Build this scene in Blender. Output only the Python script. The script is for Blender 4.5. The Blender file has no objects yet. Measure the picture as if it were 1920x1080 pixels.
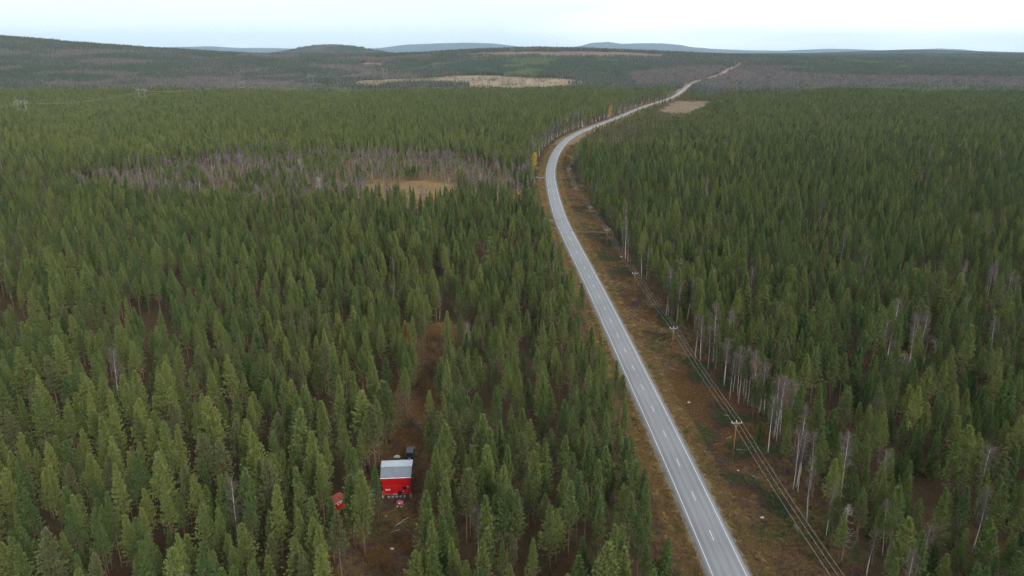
import bpy, math, random
import numpy as np
from mathutils import Vector, Matrix

# ------------------------------------------------------------------ camera, sky, sun, exposure
scene = bpy.context.scene
CAM_H, F_PX, PITCH = 80.0, 1400.0, math.radians(17.5)
cam_d = bpy.data.cameras.new('camera')
cam_d.sensor_width = 36.0
cam_d.lens = F_PX / 1920 * 36.0
cam_d.clip_start = 1.0
cam_d.clip_end = 90000
cam = bpy.data.objects.new('camera', cam_d)
scene.collection.objects.link(cam)
cam.location = (0, 0, CAM_H)
cam.rotation_euler = (math.pi / 2 - PITCH, 0, 0)
scene.camera = cam

SUN_EL, SUN_AZ = math.radians(30), math.radians(146)      # azimuth clockwise from +Y (camera heading)
world = bpy.data.worlds.new('World')
scene.world = world
world.use_nodes = True
wn, wl = world.node_tree.nodes, world.node_tree.links
wn.clear()
w_out = wn.new('ShaderNodeOutputWorld')
w_mix = wn.new('ShaderNodeMixShader')
w_sky = wn.new('ShaderNodeTexSky')
w_sky.sky_type = 'NISHITA'
w_sky.sun_disc = False
w_sky.sun_elevation = SUN_EL
w_sky.sun_rotation = SUN_AZ
w_bg = wn.new('ShaderNodeBackground')
w_bg.inputs[1].default_value = 0.12
w_cl = wn.new('ShaderNodeBackground')                     # cloud sheet
w_cl.inputs[1].default_value = 1.05
w_tc = wn.new('ShaderNodeTexCoord')
w_map = wn.new('ShaderNodeMapping')
w_map.inputs['Scale'].default_value = (1.0, 1.0, 7.0)
w_map.inputs['Location'].default_value = (6.5, 3.0, 2.5)
w_no = wn.new('ShaderNodeTexNoise')
w_no.inputs['Scale'].default_value = 1.15
w_no.inputs['Detail'].default_value = 7
w_no.inputs['Roughness'].default_value = 0.5
w_ramp = wn.new('ShaderNodeValToRGB')
w_ramp.color_ramp.elements[0].position = 0.34
w_ramp.color_ramp.elements[0].color = (0.66, 0.66, 0.66, 1)
w_ramp.color_ramp.elements[1].position = 0.56
w_ramp.color_ramp.elements[1].color = (1, 1, 1, 1)
w_cr = wn.new('ShaderNodeValToRGB')
w_cr.color_ramp.elements[0].position = 0.38
w_cr.color_ramp.elements[0].color = (0.51, 0.585, 0.655, 1)
w_cr.color_ramp.elements[1].position = 0.64
w_cr.color_ramp.elements[1].color = (1.0, 1.0, 1.0, 1)
wl.new(w_tc.outputs['Generated'], w_map.inputs['Vector'])
wl.new(w_map.outputs[0], w_no.inputs['Vector'])
wl.new(w_no.outputs['Fac'], w_ramp.inputs[0])
wl.new(w_no.outputs['Fac'], w_cr.inputs[0])
wl.new(w_cr.outputs[0], w_cl.inputs[0])
wl.new(w_sky.outputs[0], w_bg.inputs[0])
wl.new(w_ramp.outputs[0], w_mix.inputs[0])
wl.new(w_bg.outputs[0], w_mix.inputs[1])
wl.new(w_cl.outputs[0], w_mix.inputs[2])
wl.new(w_mix.outputs[0], w_out.inputs['Surface'])

sun_d = bpy.data.lights.new('sun', 'SUN')
sun_d.energy = 1.5
sun_d.angle = math.radians(14)
sun_d.color = (1.0, 0.95, 0.86)
sun = bpy.data.objects.new('sun', sun_d)
scene.collection.objects.link(sun)
sd = Vector((math.sin(SUN_AZ) * math.cos(SUN_EL), math.cos(SUN_AZ) * math.cos(SUN_EL), math.sin(SUN_EL)))
sun.rotation_euler = sd.to_track_quat('Z', 'Y').to_euler()
sun.location = (0, 0, 600)

vs = scene.view_settings
vs.view_transform = 'Standard'
vs.look = 'None'
vs.gamma = 1.0
vs.exposure = 0.88
vs.use_curve_mapping = False
cy = scene.cycles
cy.max_bounces = 2
cy.diffuse_bounces = 1
cy.glossy_bounces = 1
cy.transmission_bounces = 3
cy.transparent_max_bounces = 8
cy.volume_bounces = 0
cy.use_adaptive_sampling = True
cy.adaptive_threshold = 0.03
cy.use_denoising = True
cy.denoiser = 'OPENIMAGEDENOISE'
cy.denoising_input_passes = 'RGB_ALBEDO_NORMAL'
cy.denoising_prefilter = 'NONE'
cy.caustics_reflective = False
cy.caustics_refractive = False
HAZE_DENSITY = 2.7e-5
HAZE_COLOR = (0.57, 0.80, 1.0)

rng = np.random.default_rng(11)
random.seed(5)
COL = scene.collection

# ------------------------------------------------------------------ measuring helpers
CP, SP = math.cos(PITCH), math.sin(PITCH)

def ray(u, v):
    a, b = (u - 960) / F_PX, (540 - v) / F_PX
    return np.array((a, CP + b * SP, -SP + b * CP))

def G(u, v, z=0.0):
    """Point at height z that the photograph shows at pixel (u, v)."""
    d = ray(u, v)
    t = (z - CAM_H) / d[2]
    return np.array((d[0] * t, d[1] * t, z))

def project(x, y, z):
    """Photograph pixel of a point (used to size, pick and describe the trees)."""
    Z = y * CP + (CAM_H - z) * SP
    up = y * SP - (CAM_H - z) * CP
    return 960 + F_PX * x / Z, 540 - F_PX * up / Z, Z

def smooth(a, b, x):
    t = np.clip((np.asarray(x, float) - a) / (b - a), 0, 1)
    return t * t * (3 - 2 * t)

# value noise on a lattice, for layout only
_lat = rng.random((256, 256))
def vnoise(x, y):
    x = np.asarray(x, float); y = np.asarray(y, float)
    xi = np.floor(x).astype(int); yi = np.floor(y).astype(int)
    fx = x - xi; fy = y - yi
    fx = fx * fx * (3 - 2 * fx); fy = fy * fy * (3 - 2 * fy)
    g = lambda a, b: _lat[a % 256, b % 256]
    return (g(xi, yi) * (1 - fx) * (1 - fy) + g(xi + 1, yi) * fx * (1 - fy) + g(xi, yi + 1) * (1 - fx) * fy + g(xi + 1, yi + 1) * fx * fy)

def fnoise(x, y, s, o=3):
    t = 0; a = 1; n = 0
    for k in range(o):
        t = t + a * vnoise(np.asarray(x) / s + 17.3 * k, np.asarray(y) / s + 9.1 * k); n += a; a *= 0.5; s *= 0.5
    return t / n

# ------------------------------------------------------------------ terrain heights
_U = np.array([-900, -400, 0, 100, 200, 300, 400, 500, 600, 700, 800, 900, 1000, 1100, 1200, 1300, 1400, 1550, 1920, 2900], float)
_S = (_U - 960) / 1468
_CREST = np.array([215, 190, 143, 126, 105, 88, 74, 69, 66, 68, 74, 86, 93, 89, 80, 71, 61, 50, 44, 44], float)
_AFTER = np.array([120, 90, 50, 45, 40, 36, 32, 30, 30, 30, 30, 32, 34, 36, 40, 48, 54, 56, 58, 60], float)
_POW = np.array([1.2, 1.2, 1.25, 1.3, 1.4, 1.5, 1.7, 2, 2.2, 2.3, 2.3, 2.3, 2.3, 2.2, 2.0, 1.8, 1.6, 1.5, 1.5, 1.5], float)

def tz(x, y):
    x = np.asarray(x, float); y = np.asarray(y, float)
    yy = np.maximum(y, 1.0)
    s = x / yy
    cr = np.interp(s, _S, _CREST); af = np.interp(s, _S, _AFTER); pw = np.interp(s, _S, _POW)
    t = np.clip((yy - 1300) / 1900.0, 0, 1)
    t = t * t * (3 - 2 * t) * 0.35 + t * 0.65
    z = cr * np.power(t, pw)
    k = smooth(3200, 4700, yy)
    z = z * (1 - k) + af * k
    z = z + k * 18 * (fnoise(x, y, 1500, 2) - 0.5)
    # dark rounded hill left of the centre, and a low one far right
    z = z + 108 * np.exp(-(((s + 0.232) / 0.075) ** 2) - ((yy - 6500) / 1300.0) ** 2)
    z = z + 38 * np.exp(-(((s - 0.52) / 0.12) ** 2) - ((yy - 8800) / 1400.0) ** 2)
    return z + smooth(1500, 2600, yy) * 7 * (fnoise(x, y, 420, 2) - 0.5)

def GT(u, v):
    """Point of the terrain at pixel (u, v)."""
    d = ray(u, v)
    t = np.concatenate([np.linspace(60, 1500, 500), np.linspace(1500, 12000, 3000)])
    P = d[None, :] * t[:, None]; P[:, 2] += CAM_H
    below = P[:, 2] < tz(P[:, 0], P[:, 1])
    i = int(np.argmax(below)) if below.any() else len(t) - 1
    return P[i]

def poly_from(px):
    return np.array([GT(u, v)[:2] for u, v in px])

def inside(poly, x, y):
    x = np.asarray(x, float); y = np.asarray(y, float)
    c = np.zeros(x.shape, bool)
    n = len(poly)
    for i in range(n):
        x1, y1 = poly[i]; x2, y2 = poly[(i + 1) % n]
        cond = ((y1 > y) != (y2 > y))
        xi = (x2 - x1) * (y - y1) / ((y2 - y1) if y2 != y1 else 1e-9) + x1
        c ^= cond & (x < xi)
    return c

# ------------------------------------------------------------------ road line, forest edges, clearings
road_px = [(1366, 1080), (1285, 900), (1200, 720), (1124, 560), (1064, 440), (1047, 400), (1034.5, 350), (1032.5, 320),
           (1041, 290), (1060, 265), (1087, 249), (1121, 235), (1158, 221), (1186, 209), (1217, 197), (1260, 183)]
def LIFT(y):
    return 8.0 * smooth(560, 720, y) * (1 - smooth(1500, 2300, y))     # the road climbs a low esker beyond the bend
def GL(u, v):
    z = 0.0
    for _ in range(12): z = 0.5 * z + 0.5 * float(LIFT(G(u, v, z)[1]))
    return G(u, v, z)
RP = [GL(u, v)[:2] for u, v in road_px]
d0 = RP[0] - RP[1]
RP = [RP[0] + d0 * 2.2] + RP
for u, v in [(1300, 160), (1330, 148), (1352, 140), (1368, 130), (1392, 121)]:
    RP.append(GT(u, v)[:2])
RP = np.array(RP)

def catmull(P, step):
    out = []
    for i in range(len(P) - 1):
        p0 = P[max(i - 1, 0)]; p1 = P[i]; p2 = P[i + 1]; p3 = P[min(i + 2, len(P) - 1)]
        n = max(2, int(np.linalg.norm(p2 - p1) / step))
        for k in range(n):
            t = k / n
            out.append(0.5 * ((2 * p1) + (-p0 + p2) * t + (2 * p0 - 5 * p1 + 4 * p2 - p3) * t * t + (-p0 + 3 * p1 - 3 * p2 + p3) * t ** 3))
    out.append(P[-1])
    return np.array(out)

ROAD = catmull(RP, 3.0)
for _ in range(30):                                     # ease the pixel noise out of the curve
    ROAD[1:-1] = 0.25 * ROAD[:-2] + 0.5 * ROAD[1:-1] + 0.25 * ROAD[2:]
_tan = np.gradient(ROAD, axis=0); _tan /= np.linalg.norm(_tan, axis=1)[:, None]
RNORM = np.stack([_tan[:, 1], -_tan[:, 0]], 1)          # to the right of the heading
RLEN = np.concatenate([[0], np.cumsum(np.linalg.norm(np.diff(ROAD, axis=0), axis=1))])
_ord = np.argsort(ROAD[:, 1])
_RY, _RX, _RC = ROAD[_ord, 1], ROAD[_ord, 0], np.abs(_tan[_ord, 1])

def road_d(x, y):
    """Signed distance to the road's centre line (right of it positive)."""
    return (x - np.interp(y, _RY, _RX)) * np.interp(y, _RY, _RC)

_tz_base = tz
def tz(x, y):
    x = np.asarray(x, float); y = np.asarray(y, float)
    return _tz_base(x, y) + LIFT(y) * np.exp(-(np.maximum(np.abs(road_d(x, y)) - 8, 0) / 34.0) ** 2)

edge_px = [(1640, 1160), (1567, 1053), (1487, 915), (1400, 780), (1310, 672), (1222, 560), (1168, 480), (1122, 410), (1090, 350), (1074, 312), (1078, 285), (1096, 262)]
EP = np.array([G(u, v)[:2] for u, v in edge_px]); EP = EP[np.argsort(EP[:, 1])]
def right_edge(y):
    base = np.interp(y, _RY, _RX) + (8.0 + 4.0 * smooth(560, 650, y)) / np.interp(y, _RY, _RC)
    e = np.interp(y, EP[:, 1], EP[:, 0])
    far = smooth(EP[-1, 1] - 20, EP[-1, 1] + 30, y)
    return np.maximum(e * (1 - far) + base * far, base - 1.5)

CLX0, CLX1, CLY1 = -25.6, -16.4, 219.0                  # the rig's clearing, a cut strip
def clearing(x, y):
    w = 1.4 * (vnoise(y / 6.0, x * 0 + 3.3) - 0.5); n_ = smooth(128, 142, y)
    return (x > CLX0 + 1.7 * n_ + w) & (x < CLX1 - 1.5 * n_ + w) & (y < CLY1)

MEADOW = poly_from([(684, 346), (770, 340), (850, 344), (876, 362), (800, 374), (690, 370)])
GROVE = poly_from([(90, 352), (300, 322), (430, 303), (560, 300), (700, 296), (860, 300), (955, 330), (1000, 338), (985, 378), (900, 382), (700, 402), (520, 402), (330, 392), (200, 382)])
BOG = poly_from([(600, 163), (660, 152), (760, 147), (900, 141), (1000, 143), (1090, 150), (1095, 158), (1000, 166), (880, 160), (760, 158), (680, 166)])
BOG2 = poly_from([(680, 177), (735, 171), (800, 172), (800, 177)])
SMALLCLEAR = poly_from([(655, 121), (690, 117), (750, 121), (745, 125), (690, 124)])
CUT = poly_from([(830, 104), (900, 98), (1000, 97), (1100, 96), (1200, 99), (1255, 103), (1240, 108), (1100, 107), (950, 106)])
FIELD = poly_from([(1232, 208), (1262, 190), (1332, 189), (1322, 200), (1290, 214)])
PURPLE = poly_from([(1175, 138), (1290, 127), (1500, 128), (1960, 138), (1960, 170), (1600, 168), (1330, 172), (1280, 160), (1190, 164)])
GREENBAND = poly_from([(1450, 136), (1560, 129), (1960, 140), (1960, 148), (1600, 144)])
SPARSE = poly_from([(640, 178), (690, 168), (900, 163), (1100, 158), (1100, 167), (900, 176)])

def ground_z(x, y):
    return tz(x, y) - 0.10 + (fnoise(x, y, 14, 3) - 0.5) * 0.9 * smooth(5, 14, np.abs(road_d(x, y))) * (1 - smooth(800, 1500, y))

HUT = np.array(G(634, 953)[:2]); RIG = np.array(G(744, 933)[:2]) + (0, 2.0)

# ------------------------------------------------------------------ mesh + material helpers
def link(o, parent=None):
    COL.objects.link(o)
    if parent is not None:
        o.parent = parent
    return o

def tag(o, label=None, category=None, group=None, kind=None):
    if label: o['label'] = label
    if category: o['category'] = category
    if group: o['group'] = group
    if kind: o['kind'] = kind
    return o

def empty(name, loc, rz=0.0):
    o = bpy.data.objects.new(name, None)
    o.empty_display_size = 0.3
    o.location = loc
    o.rotation_euler = (0, 0, rz)
    return link(o)

class MB:
    """Collects faces; build() makes one mesh object."""
    def __init__(self):
        self.v = []; self.f = []; self.m = []; self.t = []; self.n = 0
    def add(self, verts, faces, mi=0, tone=0.5):
        self.v.extend([tuple(map(float, p)) for p in verts])
        for f in faces:
            self.f.append(tuple(i + self.n for i in f)); self.m.append(mi); self.t.append(tone)
        self.n += len(verts)
        return self
    def tris(self, T, mi=0, tone=None):
        T = np.asarray(T, float)
        k = len(T)
        self.v.extend(map(tuple, T.reshape(-1, 3).tolist()))
        base = self.n
        for i in range(k):
            self.f.append((base + 3 * i, base + 3 * i + 1, base + 3 * i + 2)); self.m.append(mi)
            self.t.append(0.5 if tone is None else float(tone[i]))
        self.n += 3 * k
        return self
    def box(self, lo, hi, mi=0, rz=0.0, about=None):
        x0, y0, z0 = lo; x1, y1, z1 = hi
        P = np.array([(x0, y0, z0), (x1, y0, z0), (x1, y1, z0), (x0, y1, z0), (x0, y0, z1), (x1, y0, z1), (x1, y1, z1), (x0, y1, z1)], float)
        if rz:
            c = np.array(about if about is not None else P.mean(0)); ca, sa = math.cos(rz), math.sin(rz)
            Q = P - c
            P = np.stack([Q[:, 0] * ca - Q[:, 1] * sa, Q[:, 0] * sa + Q[:, 1] * ca, Q[:, 2]], 1) + c
        return self.add(P, [(3, 2, 1, 0), (4, 5, 6, 7), (0, 1, 5, 4), (1, 2, 6, 5), (2, 3, 7, 6), (3, 0, 4, 7)], mi)
    def hexa(self, P, mi=0):
        return self.add(P, [(3, 2, 1, 0), (4, 5, 6, 7), (0, 1, 5, 4), (1, 2, 6, 5), (2, 3, 7, 6), (3, 0, 4, 7)], mi)
    def tube(self, pts, radii, sides=6, mi=0, cap=True, tone=0.5):
        pts = [np.array(p, float) for p in pts]
        if not hasattr(radii, '__len__'): radii = [radii] * len(pts)
        rings = []
        for i, p in enumerate(pts):
            d = pts[min(i + 1, len(pts) - 1)] - pts[max(i - 1, 0)]
            d = d / (np.linalg.norm(d) + 1e-9)
            a = np.cross(d, (0, 0, 1)) if abs(d[2]) < 0.9 else np.cross(d, (1, 0, 0))
            a /= np.linalg.norm(a); b = np.cross(d, a)
            rings.append([p + radii[i] * (a * math.cos(2 * math.pi * k / sides) + b * math.sin(2 * math.pi * k / sides)) for k in range(sides)])
        V = [q for r in rings for q in r]; Fc = []
        for i in range(len(rings) - 1):
            for k in range(sides):
                k2 = (k + 1) % sides
                Fc.append((i * sides + k, i * sides + k2, (i + 1) * sides + k2, (i + 1) * sides + k))
        if cap:
            Fc.append(tuple(range(sides - 1, -1, -1))); n0 = (len(rings) - 1) * sides
            Fc.append(tuple(n0 + k for k in range(sides)))
        return self.add(V, Fc, mi, tone)
    def disc(self, c, r, axis, w, sides=14, mi=0):
        c = np.array(c, float); ax = np.array(axis, float); ax /= np.linalg.norm(ax)
        return self.tube([c - ax * w / 2, c + ax * w / 2], r, sides, mi)
    def mesh(self, name, mats, smooth_=False, tone=False):
        me = bpy.data.meshes.new(name)
        me.from_pydata(self.v, [], self.f)
        for m in (mats if isinstance(mats, (list, tuple)) else [mats]): me.materials.append(m)
        if any(self.m): me.polygons.foreach_set('material_index', np.array(self.m, np.int32))
        if smooth_: me.polygons.foreach_set('use_smooth', np.ones(len(self.f), bool))
        if tone:
            a = me.attributes.new('tone', 'FLOAT', 'FACE')
            a.data.foreach_set('value', np.array(self.t, np.float32))
        me.update()
        return me
    def build(self, name, mats, parent=None, smooth_=False, tone=False, loc=None):
        o = bpy.data.objects.new(name, self.mesh(name, mats, smooth_, tone))
        link(o, parent)
        if loc is not None: o.location = loc
        return o

def material(name, color, rough=0.8, spec=0.3, noise=None, bump=None, metallic=0.0):
    """noise = (scale, other colour, low, high[, detail]); bump = (scale, strength)."""
    m = bpy.data.materials.new(name); m.use_nodes = True
    nt = m.node_tree; b = nt.nodes['Principled BSDF']
    b.inputs['Base Color'].default_value = (*color, 1)
    b.inputs['Roughness'].default_value = rough
    b.inputs['Specular IOR Level'].default_value = spec
    b.inputs['Metallic'].default_value = metallic
    tc = nt.nodes.new('ShaderNodeTexCoord')
    if noise:
        n = nt.nodes.new('ShaderNodeTexNoise'); n.inputs['Scale'].default_value = noise[0]
        n.inputs['Detail'].default_value = noise[4] if len(noise) > 4 else 5
        r = nt.nodes.new('ShaderNodeMapRange'); r.inputs[1].default_value = noise[2]; r.inputs[2].default_value = noise[3]
        x = nt.nodes.new('ShaderNodeMix'); x.data_type = 'RGBA'
        x.inputs[6].default_value = (*color, 1); x.inputs[7].default_value = (*noise[1], 1)
        nt.links.new(tc.outputs['Object'], n.inputs['Vector']); nt.links.new(n.outputs[0], r.inputs[0])
        nt.links.new(r.outputs[0], x.inputs[0]); nt.links.new(x.outputs[2], b.inputs['Base Color'])
    if bump:
        n2 = nt.nodes.new('ShaderNodeTexNoise'); n2.inputs['Scale'].default_value = bump[0]; n2.inputs['Detail'].default_value = 4
        bp = nt.nodes.new('ShaderNodeBump'); bp.inputs['Strength'].default_value = bump[1]
        nt.links.new(tc.outputs['Object'], n2.inputs['Vector']); nt.links.new(n2.outputs[0], bp.inputs['Height'])
        nt.links.new(bp.outputs[0], b.inputs['Normal'])
    return m

def foliage(name, ca, cb, cc=None, transl=0.25, rough=0.6, spec=0.25, far=None):
    """Leaf material: colour varies from tree to tree (object random), tuft to tuft (tone) and stand to stand."""
    m = bpy.data.materials.new(name); m.use_nodes = True
    nt = m.node_tree; N = nt.nodes; L = nt.links
    b = N['Principled BSDF']; out = N['Material Output']
    b.inputs['Roughness'].default_value = rough
    b.inputs['Specular IOR Level'].default_value = spec
    oi = N.new('ShaderNodeObjectInfo')
    x = N.new('ShaderNodeMix'); x.data_type = 'RGBA'
    x.inputs[6].default_value = (*ca, 1); x.inputs[7].default_value = (*cb, 1)
    L.new(oi.outputs['Random'], x.inputs[0])
    # stands: slow noise over the map
    n = N.new('ShaderNodeTexNoise'); n.inputs['Scale'].default_value = 0.012; n.inputs['Detail'].default_value = 3
    L.new(oi.outputs['Location'], n.inputs['Vector'])
    r = N.new('ShaderNodeMapRange'); r.inputs[1].default_value = 0.35; r.inputs[2].default_value = 0.65
    L.new(n.outputs[0], r.inputs[0])
    x2 = N.new('ShaderNodeMix'); x2.data_type = 'RGBA'
    x2.inputs[7].default_value = (*(cc or cb), 1)
    k = N.new('ShaderNodeMath'); k.operation = 'MULTIPLY'; k.inputs[1].default_value = 0.5
    L.new(r.outputs[0], k.inputs[0]); L.new(k.outputs[0], x2.inputs[0]); L.new(x.outputs[2], x2.inputs[6])
    at = N.new('ShaderNodeAttribute'); at.attribute_name = 'tone'
    mr = N.new('ShaderNodeMapRange'); mr.inputs[3].default_value = 0.86; mr.inputs[4].default_value = 1.14
    L.new(at.outputs['Fac'], mr.inputs[0])
    mu = N.new('ShaderNodeVectorMath'); mu.operation = 'SCALE'
    L.new(x2.outputs[2], mu.inputs[0]); L.new(mr.outputs[0], mu.inputs['Scale'])
    L.new(mu.outputs[0], b.inputs['Base Color'])
    if transl > 0:
        t = N.new('ShaderNodeBsdfTranslucent'); L.new(mu.outputs[0], t.inputs['Color'])
        ms = N.new('ShaderNodeMixShader'); ms.inputs[0].default_value = transl
        L.new(b.outputs[0], ms.inputs[1]); L.new(t.outputs[0], ms.inputs[2]); L.new(ms.outputs[0], out.inputs['Surface'])
    return m

M = {}
M['pine'] = foliage('pine_needles', (0.080, 0.118, 0.038), (0.215, 0.238, 0.066), (0.104, 0.164, 0.056), transl=0.2)
M['pine_young_sunlit'] = foliage('young_sunlit_pine_needles', (0.120, 0.155, 0.050), (0.270, 0.288, 0.086), (0.155, 0.205, 0.070), transl=0.2)  # paler young stand, with sunlit brightness painted into its needle colour
M['pine_dull'] = foliage('pine_needles_dull', (0.140, 0.150, 0.066), (0.125, 0.140, 0.056), (0.13, 0.15, 0.06))
M['pine_brown'] = foliage('pine_needles_browned', (0.20, 0.095, 0.035), (0.16, 0.085, 0.04))
M['spruce'] = foliage('spruce_needles', (0.052, 0.090, 0.022), (0.085, 0.125, 0.026), (0.050, 0.085, 0.030))
M['far_green'] = foliage('distant_needles', (0.085, 0.108, 0.046), (0.125, 0.138, 0.054), (0.085, 0.115, 0.056), transl=0.15)
M['far_dark'] = foliage('distant_dark_needles', (0.040, 0.056, 0.034), (0.066, 0.082, 0.042), (0.042, 0.060, 0.042), transl=0.1)
M['twig'] = foliage('birch_twigs', (0.098, 0.074, 0.062), (0.135, 0.108, 0.092), (0.095, 0.072, 0.064), transl=0.0)
M['grove_twig'] = foliage('grove_twigs', (0.155, 0.122, 0.106), (0.205, 0.172, 0.150), (0.150, 0.118, 0.112), transl=0.0)
M['far_twig'] = foliage('distant_birch_twigs', (0.135, 0.100, 0.098), (0.172, 0.138, 0.126), (0.132, 0.096, 0.106), transl=0.0)
M['twig_pale'] = foliage('aspen_twigs', (0.29, 0.265, 0.235), (0.25, 0.23, 0.205), transl=0.0)
M['rust'] = foliage('rusty_leaves', (0.24, 0.12, 0.06), (0.20, 0.11, 0.07), transl=0.3)
M['gold'] = foliage('golden_leaves', (0.66, 0.42, 0.04), (0.58, 0.36, 0.05), transl=0.4)
M['dead_wood'] = material('weathered_wood', (0.27, 0.25, 0.23), 0.9, 0.2, (3, (0.17, 0.155, 0.145), 0.4, 0.6))
M['pine_bark'] = material('pine_bark', (0.13, 0.095, 0.075), 0.9, 0.1, (2.0, (0.20, 0.105, 0.06), 0.4, 0.62))
M['young_bark'] = material('young_birch_bark', (0.17, 0.125, 0.115), 0.85, 0.2, (3.0, (0.30, 0.26, 0.24), 0.55, 0.66))
M['birch_bark'] = material('birch_bark', (0.44, 0.415, 0.385), 0.8, 0.2, (3.0, (0.16, 0.14, 0.13), 0.57, 0.66))
M['grass'] = foliage('sedge_blades', (0.27, 0.178, 0.070), (0.185, 0.122, 0.048), (0.235, 0.165, 0.080), transl=0.2)
M['heather'] = foliage('heather_sprigs', (0.120, 0.072, 0.062), (0.105, 0.075, 0.045), (0.135, 0.075, 0.075), transl=0.1)
M['crowberry'] = foliage('crowberry_sprigs', (0.062, 0.078, 0.030), (0.090, 0.098, 0.038), (0.07, 0.08, 0.036), transl=0.1)
M['bilberry'] = foliage('bilberry_sprigs', (0.185, 0.105, 0.042), (0.15, 0.095, 0.040), (0.19, 0.095, 0.045), transl=0.2)
M['stone'] = material('granite', (0.42, 0.41, 0.39), 0.85, 0.3, (4, (0.25, 0.25, 0.24), 0.4, 0.65), (5, 0.4))

# ------------------------------------------------------------------ ground
def ground_material():
    m = bpy.data.materials.new('forest_ground'); m.use_nodes = True
    nt = m.node_tree; N = nt.nodes; L = nt.links
    b = N['Principled BSDF']; b.inputs['Roughness'].default_value = 0.95; b.inputs['Specular IOR Level'].default_value = 0.1
    tc = N.new('ShaderNodeTexCoord')
    def noise(scale, detail=5, rough=0.55):
        n = N.new('ShaderNodeTexNoise'); n.inputs['Scale'].default_value = scale; n.inputs['Detail'].default_value = detail
        n.inputs['Roughness'].default_value = rough
        L.new(tc.outputs['Object'], n.inputs['Vector']); return n.outputs[0]
    def rng_(sock, lo, hi, a=0.0, z=1.0):
        r = N.new('ShaderNodeMapRange'); r.inputs[1].default_value = lo; r.inputs[2].default_value = hi
        r.inputs[3].default_value = a; r.inputs[4].default_value = z
        L.new(sock, r.inputs[0]); return r.outputs[0]
    def mix(f, a, c):
        x = N.new('ShaderNodeMix'); x.data_type = 'RGBA'
        L.new(f, x.inputs[0])
        for s, q in ((6, a), (7, c)):
            if isinstance(q, tuple): x.inputs[s].default_value = (*q, 1)
            else: L.new(q, x.inputs[s])
        return x.outputs[2]
    big, mid, fine, vfine = noise(0.06), noise(0.32, 6, 0.6), noise(1.6, 5, 0.65), noise(6.0, 3, 0.6)
    floor = mix(rng_(mid, 0.38, 0.62), (0.052, 0.029, 0.015), (0.036, 0.032, 0.015))
    floor = mix(rng_(fine, 0.5, 0.7), floor, (0.080, 0.050, 0.022))
    heath = mix(rng_(mid, 0.35, 0.6), (0.120, 0.066, 0.028), (0.215, 0.140, 0.052))
    heath = mix(rng_(big, 0.42, 0.62), heath, (0.128, 0.084, 0.036))
    heath = mix(rng_(fine, 0.56, 0.72), heath, (0.080, 0.070, 0.032))
    heath = mix(rng_(vfine, 0.55, 0.8), heath, (0.21, 0.155, 0.085))
    grass = mix(rng_(fine, 0.35, 0.65), (0.175, 0.125, 0.060), (0.130, 0.096, 0.044))
    grass = mix(rng_(mid, 0.45, 0.7), grass, (0.135, 0.085, 0.042))
    bog = mix(rng_(noise(0.02), 0.4, 0.6), (0.255, 0.190, 0.120), (0.20, 0.148, 0.098))
    cut = mix(rng_(noise(0.03), 0.4, 0.6), (0.165, 0.112, 0.092), (0.13, 0.092, 0.072))
    at = N.new('ShaderNodeAttribute'); at.attribute_name = 'zone'
    sep = N.new('ShaderNodeSeparateColor'); L.new(at.outputs['Color'], sep.inputs[0])
    def ragged(s):
        a = N.new('ShaderNodeMath'); a.operation = 'ADD'; L.new(s, a.inputs[0])
        L.new(rng_(fine, 0.25, 0.75, -0.45, 0.45), a.inputs[1])
        return rng_(a.outputs[0], 0.35, 0.65)
    col = mix(ragged(sep.outputs[1]), floor, heath)
    col = mix(ragged(sep.outputs[0]), col, grass)
    col = mix(ragged(sep.outputs[2]), col, bog)
    ac = N.new('ShaderNodeAttribute'); ac.attribute_name = 'felled'
    col = mix(ragged(ac.outputs['Fac']), col, cut)
    L.new(col, b.inputs['Base Color'])
    bp = N.new('ShaderNodeBump'); bp.inputs['Strength'].default_value = 0.7; bp.inputs['Distance'].default_value = 0.5
    L.new(fine, bp.inputs['Height']); L.new(bp.outputs[0], b.inputs['Normal'])
    return m

ROWS = np.concatenate([np.linspace(-120, 60, 20)[:-1], 60 * np.power(14500 / 60.0, np.linspace(0, 1, 430))])
COLS = np.linspace(-1.25, 1.25, 380)
gy = np.repeat(ROWS, len(COLS)); gx = np.tile(COLS, len(ROWS)) * (gy + 160)
rd = road_d(gx, gy)
gz = ground_z(gx, gy)
re = right_edge(gy)
corr = smooth(-10, -6.5, rd) * (1 - smooth(re - 2, re + 2, gx)) 
grass_w = smooth(-6.5, -5, rd) * (1 - smooth(6.5, 9.5, rd))
grass_w = np.maximum(grass_w, inside(MEADOW, gx + 14 * (fnoise(gx, gy, 12, 2) - .5), gy + 40 * (fnoise(gx + 99, gy, 14, 2) - .5)) * 0.40)
far_corr = smooth(1400, 1500, gy) * (1 - smooth(11, 16, np.abs(rd)))
heath_w = 1.0 * np.maximum.reduce([corr, clearing(gx, gy) * (0.85 - 0.35 * smooth(140, 170, gy)), inside(MEADOW, gx, gy) * 1.0, inside(GROVE, gx, gy) * 0.55])  # shade of the far clearing put in as more dark floor colour
wx = gx + 130 * (fnoise(gx, gy, 120, 3) - 0.5); wy = gy + 170 * (fnoise(gx + 500, gy, 120, 3) - 0.5)
bog_w = np.maximum.reduce([inside(BOG, wx, wy) * (0.45 + 0.75 * fnoise(gx * 0.5, gy, 45, 2)), inside(BOG2, gx, gy) * 1.0, inside(SMALLCLEAR, gx, gy) * 0.8, inside(FIELD, gx, gy) * 0.5, far_corr * 0.62, inside(SPARSE, gx, gy) * 0.25])
cut_w = inside(CUT, gx, gy) * 1.0
nC = len(COLS)
gme = bpy.data.meshes.new('ground')
nv = len(gx)
gme.vertices.add(nv); gme.vertices.foreach_set('co', np.stack([gx, gy, gz], 1).ravel())
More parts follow.
